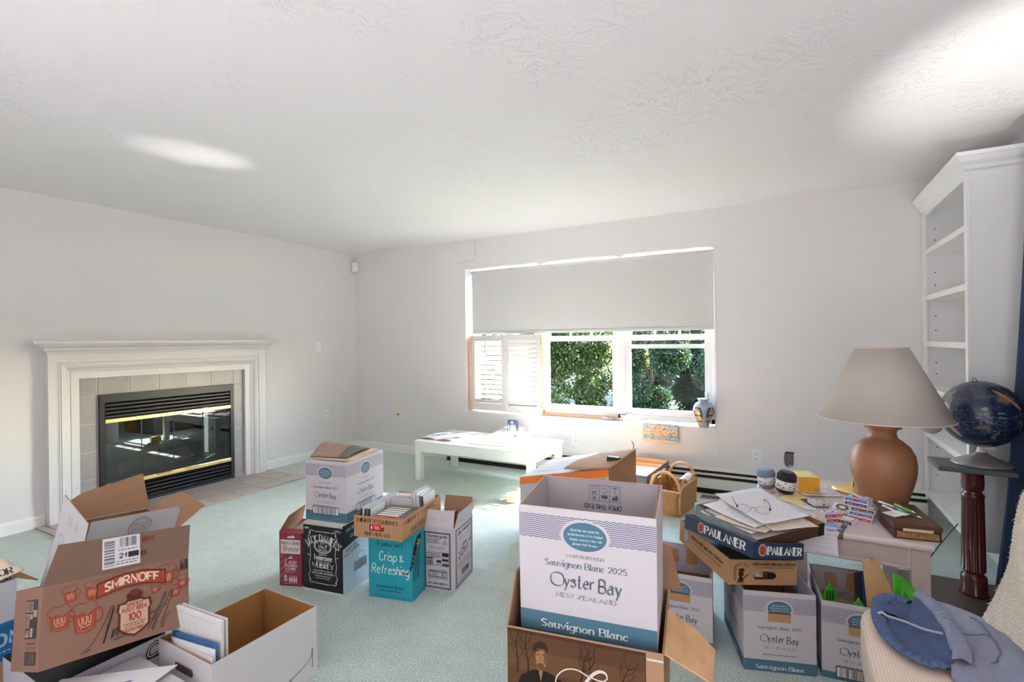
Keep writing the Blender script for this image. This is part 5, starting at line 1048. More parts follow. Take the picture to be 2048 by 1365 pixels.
for i in range(3): p.tiny(.03, .03+i*.05, .3, .02, '#9a9ba3', i+2)
p.build('writing', t)
t = thing('calendar_sheets', 'curled white calendar sheets with dates leaning against the dark bookend', 'calendar', (-2.46, 4.25, zt+.024), R(-12)); m = MB(); m.grid(lambda u, v: (-.13+.26*u, -.16+.34*v, .002+.055*v**2.2+.004*sin(4*u)), 8, 10); m.build('sheet', mgp, t, solid=.002)
p = Print((-.13, .02, .0225), (1, 0, 0), (0, .95, .28), (0, -.28, .95)); p.text('30', .17, .06, .07, '#3c3f4a', 'serif', shear=.2); p.text('31', .05, .02, .05, '#3c3f4a', 'serif', shear=.2); p.build('date_numbers', t, .006)
t = thing('bookend', 'dark navy arched metal bookend standing on the coffee table', 'bookend', (-2.40, 4.335, zt+.0), R(4)); mbk = mat('navy_metal', '#1f283c', rough=.4, metal=.4)
a = [(-.06, 0), (-.032, 0), (-.032, .07), (-.028, .088), (-.015, .10), (.015, .10), (.028, .088), (.032, .07), (.032, 0), (.06, 0), (.06, .125), (.05, .14), (-.05, .14), (-.06, .125)]
MB().prism([(x, 0, z+.0245) for x, z in a], (0, .004, 0)).build('plate', mbk, t); MB().box(-.06, .06, .0, .09, .022, .0245).build('foot', mbk, t); MB().box(-.055, -.038, -.0008, 0, .06, .11).box(-.02, .0, -.0008, 0, .128, .15).build('scuffs', mat('scuffed', '#9aa0ad', rough=.6), t)
rbox('spine_book', mat('pale_blue_grey', '#c6cbd2', rough=.6), -.058, .06, .006, .09, .025, .055, t, .002)
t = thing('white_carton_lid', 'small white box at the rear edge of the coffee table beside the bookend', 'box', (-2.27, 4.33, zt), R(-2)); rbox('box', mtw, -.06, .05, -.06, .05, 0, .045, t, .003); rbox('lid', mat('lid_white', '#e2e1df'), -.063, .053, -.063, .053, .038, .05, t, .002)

# ------------------------------------------------------------------ window sill things
zs_ = WZ0
t = thing('folded_papers', 'small heap of folded white papers on the sill below the mullion', 'papers', (-1.52, 4.645, zs_), R(8))
for i, (a_, q) in enumerate(((0, 0), (12, .006), (-9, .012))):
    m = MB(); m.grid(lambda u, v: (-.065+.13*u, -.025+.05*v, q+.004+.022*abs(u-.5)*(1 if i == 2 else .3)), 6, 2); o = m.build('sheet', mpap, t, solid=.0015); o.rotation_euler = (0, 0, R(a_))
rbox('clip', mat('wood_clip', '#b58860', rough=.6), .03, .05, -.02, .02, .018, .03, t, .002)
t = thing('shell_dish', 'cream scalloped shell dish lying on the window sill', 'shell', (-1.315, 4.635, zs_+.002), R(-10)); msl = mat('cream_shell', '#e2d3c3', rough=.35)
m = MB(); m.grid(lambda u, v: (.105*cos(pi*2*u)*v, .042*sin(pi*2*u)*v, .008+.042*v*v+.003*v*sin(2*pi*u*14)), 56, 6); m.build('dish', msl, t, solid=.003)
m = MB(); m.grid(lambda u, v: (.0+.075*cos(2*pi*u)*sin(pi*v*.5+.001), .03*sin(2*pi*u)*sin(pi*v*.5+.001), .02+.045*cos(pi*v*.5)+.004*sin(9*u*2*pi)*v), 40, 8); m.build('inner_shell', msl, t)
t = thing('starfish', 'flat pale shell and sand dollar row on the sill right of the cream dish', 'shell', (-1.06, 4.63, zs_), R(-4))
for i in range(3):
    m = MB().lathe([(.0, .018), (.02, .017), (.04, .010), (.045, .004), (.04, 0)], 24, (i*.085-.09, .0, 0)); m.build('disc', msl, t)
t = thing('printed_leaflet', 'aged colour leaflet with harbour pictures hanging from the window sill', 'leaflet', (-1.03, YB-.004, zs_), 0)
W, Hh = .315, .155; m = MB(); m.grid(lambda u, v: (-W/2+W*u, -.010-.02*(1-v), -Hh+Hh*v-.006*sin(pi*u)*(1-v)-.004*u), 12, 8); m.build('sheet', mat('aged_paper', '#cdb18f', rough=.7, var=.08, vs=20), t, solid=.002)
m = MB().box(-W/2, W/2, -.012, .07, .001, .003); m.build('top_page', mpap2, t)
p = Print((-W/2, -.0315, -Hh), (1, 0, 0), (0, .02, Hh), (0, -Hh, .02)); q = random.Random(5)
p.rect(.006, .015, W-.006, Hh-.004, '#c2ae96'); p.up(); p.rect(.01, .10, W-.01, Hh-.006, '#a9b3ba'); p.rect(.085, .065, .24, .125, '#cf9f78'); p.rect(.01, .018, W-.01, .06, '#8fa39d'); p.rect(.24, .018, W-.01, .055, '#4f8398'); p.up()
for i in range(130):
    x, y = .012+q.random()*(W-.03), .02+q.random()*(Hh-.03); s_ = .003+.008*q.random(); c = q.choice(('#4d5a66', '#c2744f', '#6f8fa0', '#d8c5a5', '#7f6a50', '#3f6f80', '#b98f63', '#8a5a45')); p.poly([(x, y), (x+s_*1.6, y+s_*.2), (x+s_*1.3, y+s_), (x+.2*s_, y+s_*.8)], c)
p.text('1901', .275, .026, .018, '#b9ced6', 'bold'); p.build('printed_pictures', t, .004)
t = thing('painted_vase', 'blue and gold painted vase at the right end of the window sill', 'vase', (-.662, 4.60, zs_))
mv = mat('vase_glaze', '#8696a3', rough=.15, var=.3, vs=12, coat=.5)
pf = [(.036, 0), (.040, .004), (.046, .02), (.064, .07), (.080, .12), (.086, .155), (.082, .185), (.066, .208), (.046, .220), (.038, .228), (.040, .236), (.050, .243), (.052, .247), (.048, .249), (.036, .24), (.034, .22)]
MB().lathe(pf, 40).build('body', mv, t)
import bisect
def vr(z): 
    for i in range(len(pf)-1):
        if pf[i][1] <= z <= pf[i+1][1]: f = (z-pf[i][1])/max(1e-6, pf[i+1][1]-pf[i][1]); return pf[i][0]+(pf[i+1][0]-pf[i][0])*f
    return .04
mgold = mat('vase_gold', '#a5845a', rough=.3, metal=.3); mdkb = mat('vase_navy', '#2c3a45', rough=.2)
def petal(a0, z0, ln, wd, ang, m, off):
    P = []
    for k in range(7):
        f = k/6; wd_ = wd*sin(pi*f)**.7
        P.append((f*ln, wd_))
    Q = P+[(x, -y) for x, y in P[::-1]]; k = MB(); vs = []
    for x, y in Q:
        u_ = x*cos(ang)-y*sin(ang); z = z0+x*sin(ang)+y*cos(ang); r = vr(z)+off; a = a0+u_/max(r, .03); vs.append((r*cos(a), r*sin(a), z))
    k.add(vs, [(i, i+1, 12-i, 13-i) for i in range(6)]); return k
for a0 in (R(-118), R(-35), R(150)):
    g = MB(); d = MB(); d.grid(lambda u, v: ((vr(.02+.16*v)+.0006)*cos(a0+(u-.5)*1.1*sin(pi*(.15+.85*v)*.8)), (vr(.02+.16*v)+.0006)*sin(a0+(u-.5)*1.1*sin(pi*(.15+.85*v)*.8)), .02+.16*v), 12, 12); d.build('dark_panel', mdkb, t)
    for z0, ln, n_ in ((.025, .035, 5), (.065, .05, 7), (.12, .035, 5), (.15, .03, 3)):
        for i in range(n_): an = R(20+140*i/(n_-1)); k = petal(a0, z0, ln, .008, an, mgold, .0012); g.add(k.v, k.f)
    g.build('gold_flower', mgold, t)
tag(MB().prism([(-.010, 0, 0), (.010, 0, 0), (.012, 0, .28), (-.004, 0, .30)], (0, .003, 0)).build('wooden_stick', mat('pale_stick', '#cdb48b', rough=.6)), 'flat pale wooden stick standing in the painted vase', 'stick'); o = COL.objects[-1]; o.location = (-.650, 4.60, zs_+.012); o.rotation_euler = (0, R(5), R(10))

# ------------------------------------------------------------------ side table with lamp
ZT = .5
t = thing('side_table', 'pinkish white side table carrying the ceramic lamp', 'table', (0, 0, 0)); mst = mat('washed_wood', '#b0a09c', rough=.5, var=.08, vs=26, stretch=(1, 1, 12)); mst2 = mat('washed_top', '#c9bcba', rough=.35)
rbox('tabletop', mst2, -.17, .487, 2.505, 3.34, .474, .5, t, .010)
rbox('apron', mst, .04, .455, 2.522, 2.54, .385, .474, t, .002); rbox('apron', mst, .455, .473, 2.54, 3.30, .385, .474, t, .002); rbox('apron', mst, .0, .018, 2.56, 3.30, .385, .474, t, .002)
MB().box(.05, .405, 2.5195, 2.5225, .392, .396).box(.405, .409, 2.5195, 2.5225, .392, .472).build('groove_line', mst2, t)
for x, y in ((.413, 2.5185), (.413, 3.25), (-.02, 3.25), (.005, 2.53)): rbox('leg', mst, x, x+(.062 if x > .1 else .05), y, y+.06, 0, .474, t, .003)
# lamp
LX, LY = .388, 3.005
t = thing('table_lamp', 'large table lamp with peach ceramic jar base and white cone shade', 'lamp', (LX, LY, ZT+.001))
mpe = mat('peach_ceramic', '#98694a', rough=.42, var=.03, vs=10, bump=.05, bs=300); k = .96
pf = [(.085, 0), (.090, .004), (.100, .04), (.118, .10), (.132, .16), (.1345, .205), (.128, .25), (.108, .29), (.080, .315), (.062, .328), (.057, .340), (.055, .36), (.062, .372), (.076, .378), (.078, .386), (.074, .391), (.0, .392)]
MB().lathe(pf, 56).build('ceramic_base', mpe, t)
MB().lathe([(.076, .386), (.0785, .389), (.0735, .3925), (.0, .393)], 40).build('rim_cap', mat('ochre_wood', '#a97c4a', rough=.4), t)
MB().cyl((0, 0, .392), (0, 0, .45), .011, n=16).build('neck', mat('chrome', '#d6d6d6', rough=.15, metal=1), t)
MB().lathe([(.02, .45), (.022, .50), (.012, .505)], 16).build('socket', mbrass, t); MB().lathe([(.012, .505), (.03, .55), (.032, .575), (.02, .60), (0, .607)], 20).build('bulb', mat('frosted_bulb', '#d9d7d2', rough=.2), t)
mshd = mat('lamp_shade_fabric', '#c0b7b0', rough=.85, trans=.22, var=.015, vs=60)
zb, ztp, rb, rtp = .423, .765, .272, .105
o = MB().lathe([(rb, zb), (rtp, ztp)], 72); o.f = o.f[:72]; o.m = o.m[:72]; o.sm = o.sm[:72]; sh = o.build('lamp_shade', mshd, t, solid=.002); sh.rotation_euler = (0, 0, 0)
for r_, z_ in ((rb, zb), (rtp, ztp)): MB().tube([(r_*cos(2*pi*i/60), r_*sin(2*pi*i/60), z_) for i in range(60)], .0028, 6, closed=True).build('shade_trim', mat('shade_trim', '#cdbdb0', rough=.7), sh)
MB().tube([(-rtp, 0, ztp-.01), (rtp, 0, ztp-.01)], .002, 6).tube([(0, -rtp, ztp-.01), (0, rtp, ztp-.01)], .002, 6).cyl((0, 0, .60), (0, 0, ztp), .003, n=8).build('harp', mbrass, sh)
# small brass lamp behind it
t = thing('brass_lamp', 'small brass lamp with bare grey bulb, mostly hidden behind the ceramic lamp', 'lamp', (.285, 3.225, ZT+.001))
MB().lathe([(.095, 0), (.098, .004), (.092, .012), (.06, .022), (.02, .028), (.012, .032), (0, .032)], 40).build('base', mbrass, t)
MB().tube(cpt((0, 0, .03), (.02, -.01, .15), (.10, -.01, .32), (.20, 0, .405), (.255, .01, .405), k=6), .007, 10).build('stem', mbrass, t)
MB().cyl((.245, .008, .407), (.292, .016, .385), .018, .028, 20).build('socket', mat('cream_socket', '#d9c79c', rough=.35), t)
MB().lathe([(0, -.046), (.02, -.041), (.036, -.028), (.045, -.008), (.045, .010), (.036, .030), (.02, .042), (0, .046)], 28, (.335, .022, .37)).build('bulb', mat('grey_bulb', '#b9b7b4', rough=.15, coat=.4), t)
MB().lathe([(.008, 0), (.011, .008), (.008, .016), (0, .018)], 14, (.04, -.082, .012)).build('switch_knob', mbrass, t)
# yarn
def yarn(label, loc, r_, h_, col, band, tl):
    t = thing('yarn_ball', label, 'yarn', loc, tilt(tl[0], tl[1], tl[2])); my = mat('yarn_'+col[1:], col, rough=.95, sheen=.3, gain=1.1); core = [(.0, .004), (r_*.75, .004), (r_*.98, h_*.18), (r_, h_*.5), (r_*.98, h_*.82), (r_*.75, h_*.985), (r_*.3, h_*.97), (0, h_*.95)]
    MB().lathe([(a_*.95, z) for a_, z in core], 28).build('core', my, t); m = MB(); q = random.Random(3)
    for s_ in range(26):
        ph = q.random()*6.28; am = .32+.16*q.random(); P = []
        for i in range(25):
            a = 2*pi*i/24; zz = .5+am*sin(a+ph)*1.0; zz = min(.985, max(.015, zz)); rr_ = r_*(1-.28*max(0, abs(zz-.5)*2-.62)/.38*1.0)*.985; P.append((rr_*cos(a+s_), rr_*sin(a+s_), zz*h_))
        m.tube(P[:-1], .0021, 4, closed=True)
    o = m.build('strands', my, t); o['kind'] = 'stuff'
    b_ = MB(); a0, a1 = R(-165), R(40); b_.grid(lambda u, v: ((r_+.003)*cos(a0+(a1-a0)*u), (r_+.003)*sin(a0+(a1-a0)*u), h_*(.24+.38*v)), 20, 2); bo = b_.build('paper_band', mpap, t, solid=.0008)
    g = MB(); q = random.Random(9)
    for i in range(16):
        a = a0+.35+(a1-a0-.6)*q.random(); z = h_*(.28+.30*q.random()); w_ = .08+.15*q.random(); hh = .003+.006*q.random()
        g.grid(lambda u, v: ((r_+.0042)*cos(a+w_*u), (r_+.0042)*sin(a+w_*u), z+hh*v), 3, 1)
    g.build('band_print', flat(band), bo)
yarn('black ball of yarn with a white paper band in front of the yellow box', (-.035, 3.0, ZT+.004), .046, .118, '#1f1f21', '#7c6d72', (0, R(3), R(8)))
yarn('blue-grey ball of yarn half hidden behind the black yarn', (-.115, 3.075, ZT+.004), .044, .104, '#8192a8', '#8f8f9a', (0, R(4), R(-6)))
t = thing('pink_fabric_tag', 'small pink patterned fabric tag under the grey yarn', 'fabric', (-.115, 2.985, ZT), R(-20)); MB().grid(lambda u, v: (-.03+.06*u, -.025+.05*v, .004+.004*sin(6*u)), 6, 4).build('cloth', mat('pink_cloth', '#b58a90', rough=.8, var=.4, vs=90), t, solid=.003)
t = thing('yellow_box', 'golden yellow tissue-like box with a barcode behind the black yarn', 'box', (.058, 3.105, ZT+.006), R(19)); rbox('box', mat('golden_card', '#e0a02c', rough=.45, var=.04, vs=14), -.050, .050, -.07, .07, 0, .082, t, .001)
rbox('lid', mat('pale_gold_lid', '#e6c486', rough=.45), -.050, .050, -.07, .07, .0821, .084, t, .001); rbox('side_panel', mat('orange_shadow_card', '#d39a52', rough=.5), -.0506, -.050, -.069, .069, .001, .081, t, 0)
p = Print((-.05, -.07, 0), (1, 0, 0), (0, 0, 1), (0, -1, 0)); p.rect(.070, .006, .095, .036, '#cdb57e'); p.up(); p.bars(.072, .008, .093, .034, '#6a5a3a', 3, .004, True); p.build('barcode', t)
# papers and cards on the side table
I3 = Matrix.Identity(3); O0 = V((0, 0, ZT))
sheet('yellow_form', 'pale yellow paper lying at the left front of the yellow box', O0, I3, .015, 2.915, R(-20), .13, .16, .001, mat('yellow_paper', '#d8c88f', rough=.75), .001, 8, 2)
sheet('printed_form', 'white form with a blue frame under the yellow box', O0, I3, .115, 3.09, R(28), .20, .15, .002, mpap, .006, 4, 3)
p = Print((-.08, -.06, 0), (1, 0, 0), (0, 1, 0), (0, 0, 1)); p.frame(.01, .01, .15, .105, .004, '#5a6482'); p.build('blue_frame', COL.objects['printed_form'], .009)
sheet('receipt', 'white narrow receipt in front of the yellow form', O0, I3, .035, 2.84, R(35), .07, .17, .003, mpap, .002, 10, 4)
sheet('letter', 'white letter drooping over the table edge under the brown tray', V((.055, 2.50, .474)), tilt(0, R(55), 0), .03, -.015, 0, .16, .12, -.002, mat('paper_shadow', '#c9c4cb', rough=.75), .002, 5, 5)
sheet('blue_leaflet', 'dark blue leaflet beneath the white deck of cards', O0, I3, .115, 2.895, R(28), .12, .12, .004, mat('blue_gloss', '#2c4276', rough=.3), .001, cat='leaflet')
sheet('blue_slip', 'small bright blue slip at the table front edge below the red decks', O0, I3, .145, 2.545, R(30), .06, .07, .002, mat('sky_blue', '#6f9bc8', rough=.5), .001, cat='paper')
mcardw = mat('card_box_white', '#d9d5d2', rough=.35)
def deck(label, loc, rz, side, top, motif, tl=None, ends='#c9c4bf'):
    t = thing('card_deck', label, 'cards', loc, tl if tl is not None else rz); L_, W_, H_ = .090, .064, .0185
    MB().box(-L_/2, L_/2, -W_/2, W_/2, 0, H_).build('card_box', mcardw, t, bevel=.0008)
    p = Print((-L_/2, -W_/2, 0), (1, 0, 0), (0, 0, 1), (0, -1, 0)); p.rect(.003, .003, L_-.003, H_-.003, side); p.up(); p.ell(L_/2, H_/2, .005, .006, '#c9483a' if side != '#b3333a' else '#4767b0', 10); p.tiny(.010, .007, .036, .005, '#c9cbd6', 2); p.tiny(.054, .007, .082, .005, '#c9cbd6', 3); p.build('side_print', t)
    p = Print((-L_/2, -W_/2, H_), (1, 0, 0), (0, 1, 0), (0, 0, 1)); p.rect(.003, .003, L_-.003, W_-.003, top); p.up(); p.rect(.007, .007, L_-.007, W_-.007, '#d3d2d4'); p.up()
    if motif: p.ell(L_/2, W_/2, .026, .019, motif, 20); p.up(); p.ell(L_/2, W_/2, .014, .010, '#d3d2d4', 16); p.tiny(.014, .012, .076, .004, motif, 4); p.tiny(.014, .048, .076, .004, top, 5)
    p.build('top_print', t)
    p = Print((-L_/2, W_/2, 0), (0, -1, 0), (0, 0, 1), (-1, 0, 0)); p.rect(.003, .002, W_-.003, H_-.002, ends); p.build('end_print', t)
BL, RD, NV = '#34589f', '#b3333a', '#2a3258'
cx, cy = .277, 2.722; an = R(-23)
deck('red card deck at the bottom of the tall right stack', (cx-.004, cy, ZT+.001), an, RD, RD, None); deck('blue card deck second from the bottom of the tall right stack', (cx, cy, ZT+.0205), an+.03, BL, BL, None)
deck('black card deck in the middle of the tall right stack', (cx+.006, cy+.004, ZT+.040), an+.05, '#3a3a44', '#3a3a44', None); deck('navy card deck second from the top of the tall right stack', (cx-.016, cy+.016, ZT+.0595), an+.02, NV, NV, None); deck('blue card deck on top of the tall right stack', (cx-.014, cy+.014, ZT+.079), an-.02, BL, BL, '#b3474a')
deck('lower red card deck of the short left pair', (.146, 2.648, ZT+.002), R(38), RD, RD, None); deck('upper red card deck with a blue oval on its top', (.143, 2.652, ZT+.0215), R(35), RD, RD, '#5f8cc0')
deck('white and grey card deck on the blue leaflet', (.120, 2.855, ZT+.008), R(24), '#b9b0a8', '#b9a9a4', '#a9a0a0')
deck('green card deck leaning between the stacks with a floral top', (.205, 2.79, ZT+.012), R(-20), '#256c4c', '#8d7f78', '#6a5a55', tl=tilt(R(-22), R(28), R(6)))
deck('small dark striped box lying before the tall right stack', (.200, 2.655, ZT+.001), R(-25), '#3d2c33', '#7c3540', None)
t = thing('paper_scrap', 'curl of cream paper lying on the topmost blue deck', 'paper', (cx-.02, cy+.01, ZT+.099), R(40)); MB().grid(lambda u, v: (-.012+.024*u, -.03+.06*v, .002+.014*v*v), 3, 6).build('scrap', mpap2, t, solid=.001)
t = thing('watch_strap', 'dark grey strap lying across the front edge of the side table', 'strap', (.183, 2.53, ZT), R(-12)); MB().grid(lambda u, v: (-.008+.016*u, -.034+.12*v, .004-(.03*max(0, (.12-v))/.12 if v < .12 else 0)), 2, 12).build('strap', mat('strap_grey', '#5d5356', rough=.5), t, solid=.003)
MB().box(-.009, .009, .07, .09, .003, .008).build('buckle', mat('chrome', '#d6d6d6'), t, bevel=.001)
# wooden box with pens
t = thing('wooden_box', 'dark wooden keepsake box at the right front corner of the side table', 'box', (.420, 2.690, ZT), R(8)); mwd = mat('dark_walnut', '#553828', rough=.4, var=.2, vs=16, stretch=(6, .6, 6)); mwd2 = mat('walnut_edge', '#3d241a', rough=.45)
rbox('base', mwd2, -.078, .078, -.145, .145, .0, .038, t, .002); rbox('lid', mwd, -.081, .081, -.148, .148, .040, .062, t, .003); MB().box(-.07, .07, -.1465, -.145, .006, .030).build('carved_band', mat('carved_brass', '#8a6a3c', rough=.5, var=.5, vs=120), t)
MB().box(-.05, .05, -.1495, -.148, .034, .045).build('torn_label', mat('torn_label', '#cdb79c', rough=.8), t)
sheet('note', 'small white note under the pens on the wooden box', V((.39, 2.66, ZT+.063)), I3, 0, 0, R(40), .09, .06, .0005, mpap, .001, cat='paper')
def pen(label, x, y, rz, col, z=.070, L_=.14):
    t = thing('ballpoint_pen', label, 'pen', (x, y, ZT+z), rz); m_ = mat('pen_'+col[1:], col, rough=.2)
    MB().cyl((-L_/2, 0, 0), (L_*.35, 0, 0), .0048, n=12).build('barrel', m_, t); MB().cyl((L_*.35, 0, 0), (L_*.46, 0, 0), .0048, .0015, 12).build('tip', mat('chrome', '#d6d6d6'), t); MB().box(-L_*.48, -L_*.15, -.0012, .0012, .0052, .0068).build('clip', mat('chrome', '#d6d6d6'), t)
pen('white pen with a red grip on the wooden box', .385, 2.68, R(-62), '#d5cfd0'); pen('silver pen right of the white pen on the wooden box', .405, 2.72, R(-58), '#b5b6ba'); pen('dark green pen on the right of the pens', .430, 2.675, R(-55), '#3c5a3a'); pen('bright green pen between the silver and dark pens', .425, 2.70, R(-60), '#57a83f', .079, .12); pen('cream pen at the rear left of the pens', .388, 2.745, R(-52), '#cfc8b4')

# ------------------------------------------------------------------ bookcase
t = thing('bookcase', 'tall white built-in bookcase with empty shelves on the right wall', 'bookcase', (0, 0, 0)); mb_ = mat('bookcase_paint', '#dcdad8', rough=.4)
bx, by0, by1, bz0, bz1 = .847, 3.552, 4.595, .165, 2.245
rbox('side_panel', mb_, bx+.006, XR-.002, by0, by0+.02, bz0, bz1, t, .001); rbox('side_panel', mb_, bx+.006, XR-.002, by1-.02, by1, bz0, bz1, t, .001)
rbox('back_panel', mb_, XR-.014, XR-.002, by0+.02, by1-.02, bz0, bz1, t, 0); rbox('top_panel', mb_, bx+.006, XR-.002, by0+.02, by1-.02, bz1-.02, bz1, t, 0)
rbox('stile', mb_, bx-.012, bx+.008, by0-.002, by0+.042, bz0, bz1, t, .002); rbox('stile', mb_, bx-.012, bx+.008, by1-.042, by1+.008, bz0, bz1, t, .002)
rbox('header', mb_, bx-.012, bx+.008, by0+.042, by1-.042, 2.165, bz1, t, .001)
for z in (.20, .622, .945, 1.265, 1.588, 1.91): rbox('shelf', mb_, bx-.004, XR-.014, by0+.021, by1-.021, z-.018, z+.018, t, .002)
MB().box(1.03, XR-.002, by0+.08, by1, 0, bz0).build('toe_kick', mb_, t)
cp = [(0, 2.205), (.010, 2.212), (.012, 2.232), (.028, 2.25), (.040, 2.272), (.048, 2.278), (.048, 2.298), (.0, 2.298)]
m = MB(); k = len(cp)
for st in range(3):
    for d, z in cp: m.v.append([(bx-.012-d, by1+.008, z), (bx-.012-d, by0-.002-d, z), (XR-.002, by0-.002-d, z)][st])
for st in range(2):
    for i in range(k-1): m.f.append((st*k+i, st*k+i+1, (st+1)*k+i+1, (st+1)*k+i)); m.m.append(0); m.sm.append(False)
m.add([(bx-.06, by1+.008, 2.298), (bx-.06, by0-.05, 2.298), (XR-.002, by0-.05, 2.298), (XR-.002, by1+.008, 2.298)], [(0, 1, 2, 3)])
m.build('crown_moulding', mb_, t)
m = MB()
for z in (.33, .43, .53, .74, .84, 1.05, 1.13, 1.36, 1.46, 1.68, 1.77, 2.0, 2.08):
    m.cyl((.905, by1-.0215, z), (.905, by1-.0195, z), .0045, n=8); m.cyl((XR-.07, by1-.0215, z), (XR-.07, by1-.0195, z), .0045, n=8)
o = m.build('pin_holes', mslot, t); o['kind'] = 'stuff'

# ------------------------------------------------------------------ pedestal with globe, plinth, cable
mmah = mat('mahogany', '#5b2a22', rough=.22, var=.15, vs=14, stretch=(3, 3, .5), coat=.3, gain=1)
t = thing('dark_plinth', 'low dark brown wooden board on the carpet under the pedestal', 'board', (0, 0, 0)); rbox('board', mat('dark_plinth', '#4e423d', rough=.4, var=.12, vs=20, stretch=(1, 6, 1)), .50, .99, 2.78, 3.50, 0, .018, t, .003)
t = thing('pedestal_stand', 'fluted mahogany pedestal with square dark slab top', 'pedestal', (.797, 3.335, .018)); z0 = .018
fl = lambda a, z: 1-.10*abs(sin(a*8))**.7 if .125 < z < .485 else 1
pf = [(.058, 0), (.058, .012), (.052, .02), (.052, .085), (.050, .095), (.044, .10), (.038, .106), (.042, .114), (.048, .124), (.0485, .126), (.0465, .30), (.044, .484), (.0445, .49), (.046, .50), (.040, .508), (.034, .516), (.036, .524), (.043, .53), (.045, .56), (.043, .62), (.047, .628)]
MB().lathe(pf, 96, flute=fl).build('column', mmah, t)
MB().prism([(-.155, -.11, .628), (.135, -.135, .628), (.135, .118, .628), (-.155, .13, .628)], (0, 0, .024)).build('slab_top', mat('dark_slate_slab', '#494c50', rough=.4, var=.12, vs=8), t, bevel=.005)
GX, GY, GZ = .838, 3.36, .6705
t = thing('globe', 'dark blue world globe on a grey cone foot atop the pedestal', 'globe', (GX, GY, GZ)); mgf = mat('globe_foot_grey', '#85837f', rough=.35, metal=.3)
MB().lathe([(.118, 0), (.12, .003), (.112, .012), (.075, .030), (.04, .045), (.024, .056), (.021, .062), (.0, .064)], 48).build('foot', mgf, t)
MB().lathe([(.022, .058), (.018, .07), (.016, .085), (.02, .092), (0, .093)], 24).build('stem', mat('globe_stem', '#cfcac4', rough=.3), t)
MB().box(.004, .05, -.014, .014, .076, .105).build('arm_clip', mat('clip_white', '#d6d6d6', rough=.3), t, bevel=.004)
ax = V((-.20, -.06, .95)).normalized(); gc = V((0, 0, .2535)); gr = .165
mg = mat('globe_map', '#1d2740', rough=.28, coat=.35, gain=1); n = mg.node_tree.nodes; L = mg.node_tree.links; b = n['Principled BSDF']
tc = n.new('ShaderNodeTexCoord'); t1 = n.new('ShaderNodeTexNoise'); t1.inputs['Scale'].default_value = 9.5; t1.inputs['Detail'].default_value = 7; L.new(tc.outputs['Object'], t1.inputs['Vector'])
cr = n.new('ShaderNodeValToRGB'); e = cr.color_ramp.elements; e[0].position = .0; e[0].color = lin('#141c33', 1); e[1].position = .56; e[1].color = lin('#1d2a49', 1)
for ps, hx in ((.60, '#2a3a52'), (.615, '#6f6a60'), (.66, '#8a6f55'), (.70, '#57606a')): q = cr.color_ramp.elements.new(ps); q.color = lin(hx, 1)
L.new(t1.outputs[0], cr.inputs[0]); L.new(cr.outputs[0], b.inputs['Base Color'])
G = Matrix.Rotation(0, 3, 'Z'); zq = ax; xq = ax.orthogonal().normalized(); yq = zq.cross(xq)
def gp(lat, lon, r_=gr): return gc+(xq*cos(lat)*cos(lon)+yq*cos(lat)*sin(lon)+zq*sin(lat))*r_
m = MB(); m.grid(lambda u, v: gp(-pi/2+pi*v, 2*pi*u), 64, 40); m.build('sphere', mg, t)
m = MB()
for k in range(12): m.tube([gp(-1.5+3.0*i/30, k*pi/6, gr+.0003) for i in range(31)], .0005, 4)
for k in range(-2, 4): m.tube([gp(k*.35, 2*pi*i/48, gr+.0003) for i in range(48)], .0005, 4, closed=True)
m.build('graticule', flat('#6f7c90'), t)
cv = V((-.18, -.83, -.05)).normalized(); up_ = V((0, 0, 1)); rv = cv.cross(up_)*-1; rv = V((.87, -.19, 0)).normalized(); rv = (rv-cv*rv.dot(cv)).normalized(); uv = rv.cross(cv)*-1
if uv.z < 0: uv = -uv
def gpatch(pts, hexc, off, nm):       # printed shapes, given as angles right/up of the point facing into the room
    k = MB(); P = []
    for a, b2 in pts: d = (cv+rv*math.tan(R(a))+uv*math.tan(R(b2))).normalized(); P.append(gc+d*(gr+off))
    c_ = sum(P, V())/len(P); c_ = gc+(c_-gc).normalized()*(gr+off); k.add(P+[c_], [(i, (i+1) % len(P), len(P)) for i in range(len(P))]); return k
def gland(pts, hexc, nm):
    # fine fan so the print follows the sphere
    k = MB(); N = len(pts); cx_, cy_ = sum(p[0] for p in pts)/N, sum(p[1] for p in pts)/N; R_ = 4
    for j in range(1, R_+1):
        for a, b2 in pts:
            f = j/R_; A, B_ = cx_+(a-cx_)*f, cy_+(b2-cy_)*f; d = (cv+rv*math.tan(R(A))+uv*math.tan(R(B_))).normalized(); k.v.append(tuple(gc+d*(gr+.0008)))
    d = (cv+rv*math.tan(R(cx_))+uv*math.tan(R(cy_))).normalized(); k.v.append(tuple(gc+d*(gr+.0008))); c0 = len(k.v)-1
    for i in range(N): k.f.append((i, (i+1) % N, c0)); k.m.append(0); k.sm.append(True)
    for j in range(R_-1):
        for i in range(N): k.f.append((j*N+i, (j+1)*N+i, (j+1)*N+(i+1) % N, j*N+(i+1) % N)); k.m.append(0); k.sm.append(True)
    k.build(nm, mat('map_'+hexc[1:], hexc, rough=.3, var=.25, vs=40), t)
gland([(22, 58), (34, 56), (46, 50), (56, 40), (60, 30), (54, 28), (48, 36), (40, 40), (34, 46), (26, 50)], '#a8774f', 'land')
gland([(-48, -22), (-42, -25), (-36, -33), (-32, -41), (-36, -44), (-42, -42), (-48, -36), (-52, -28)], '#b07a68', 'land')
gland([(-8, -62), (5, -59), (20, -57), (24, -62), (8, -66), (-6, -66)], '#b9ae90', 'land'); gland([(0, 20), (6, 22), (8, 18), (4, 15), (-2, 16)], '#7d8069', 'island')
q = random.Random(4); m = MB()
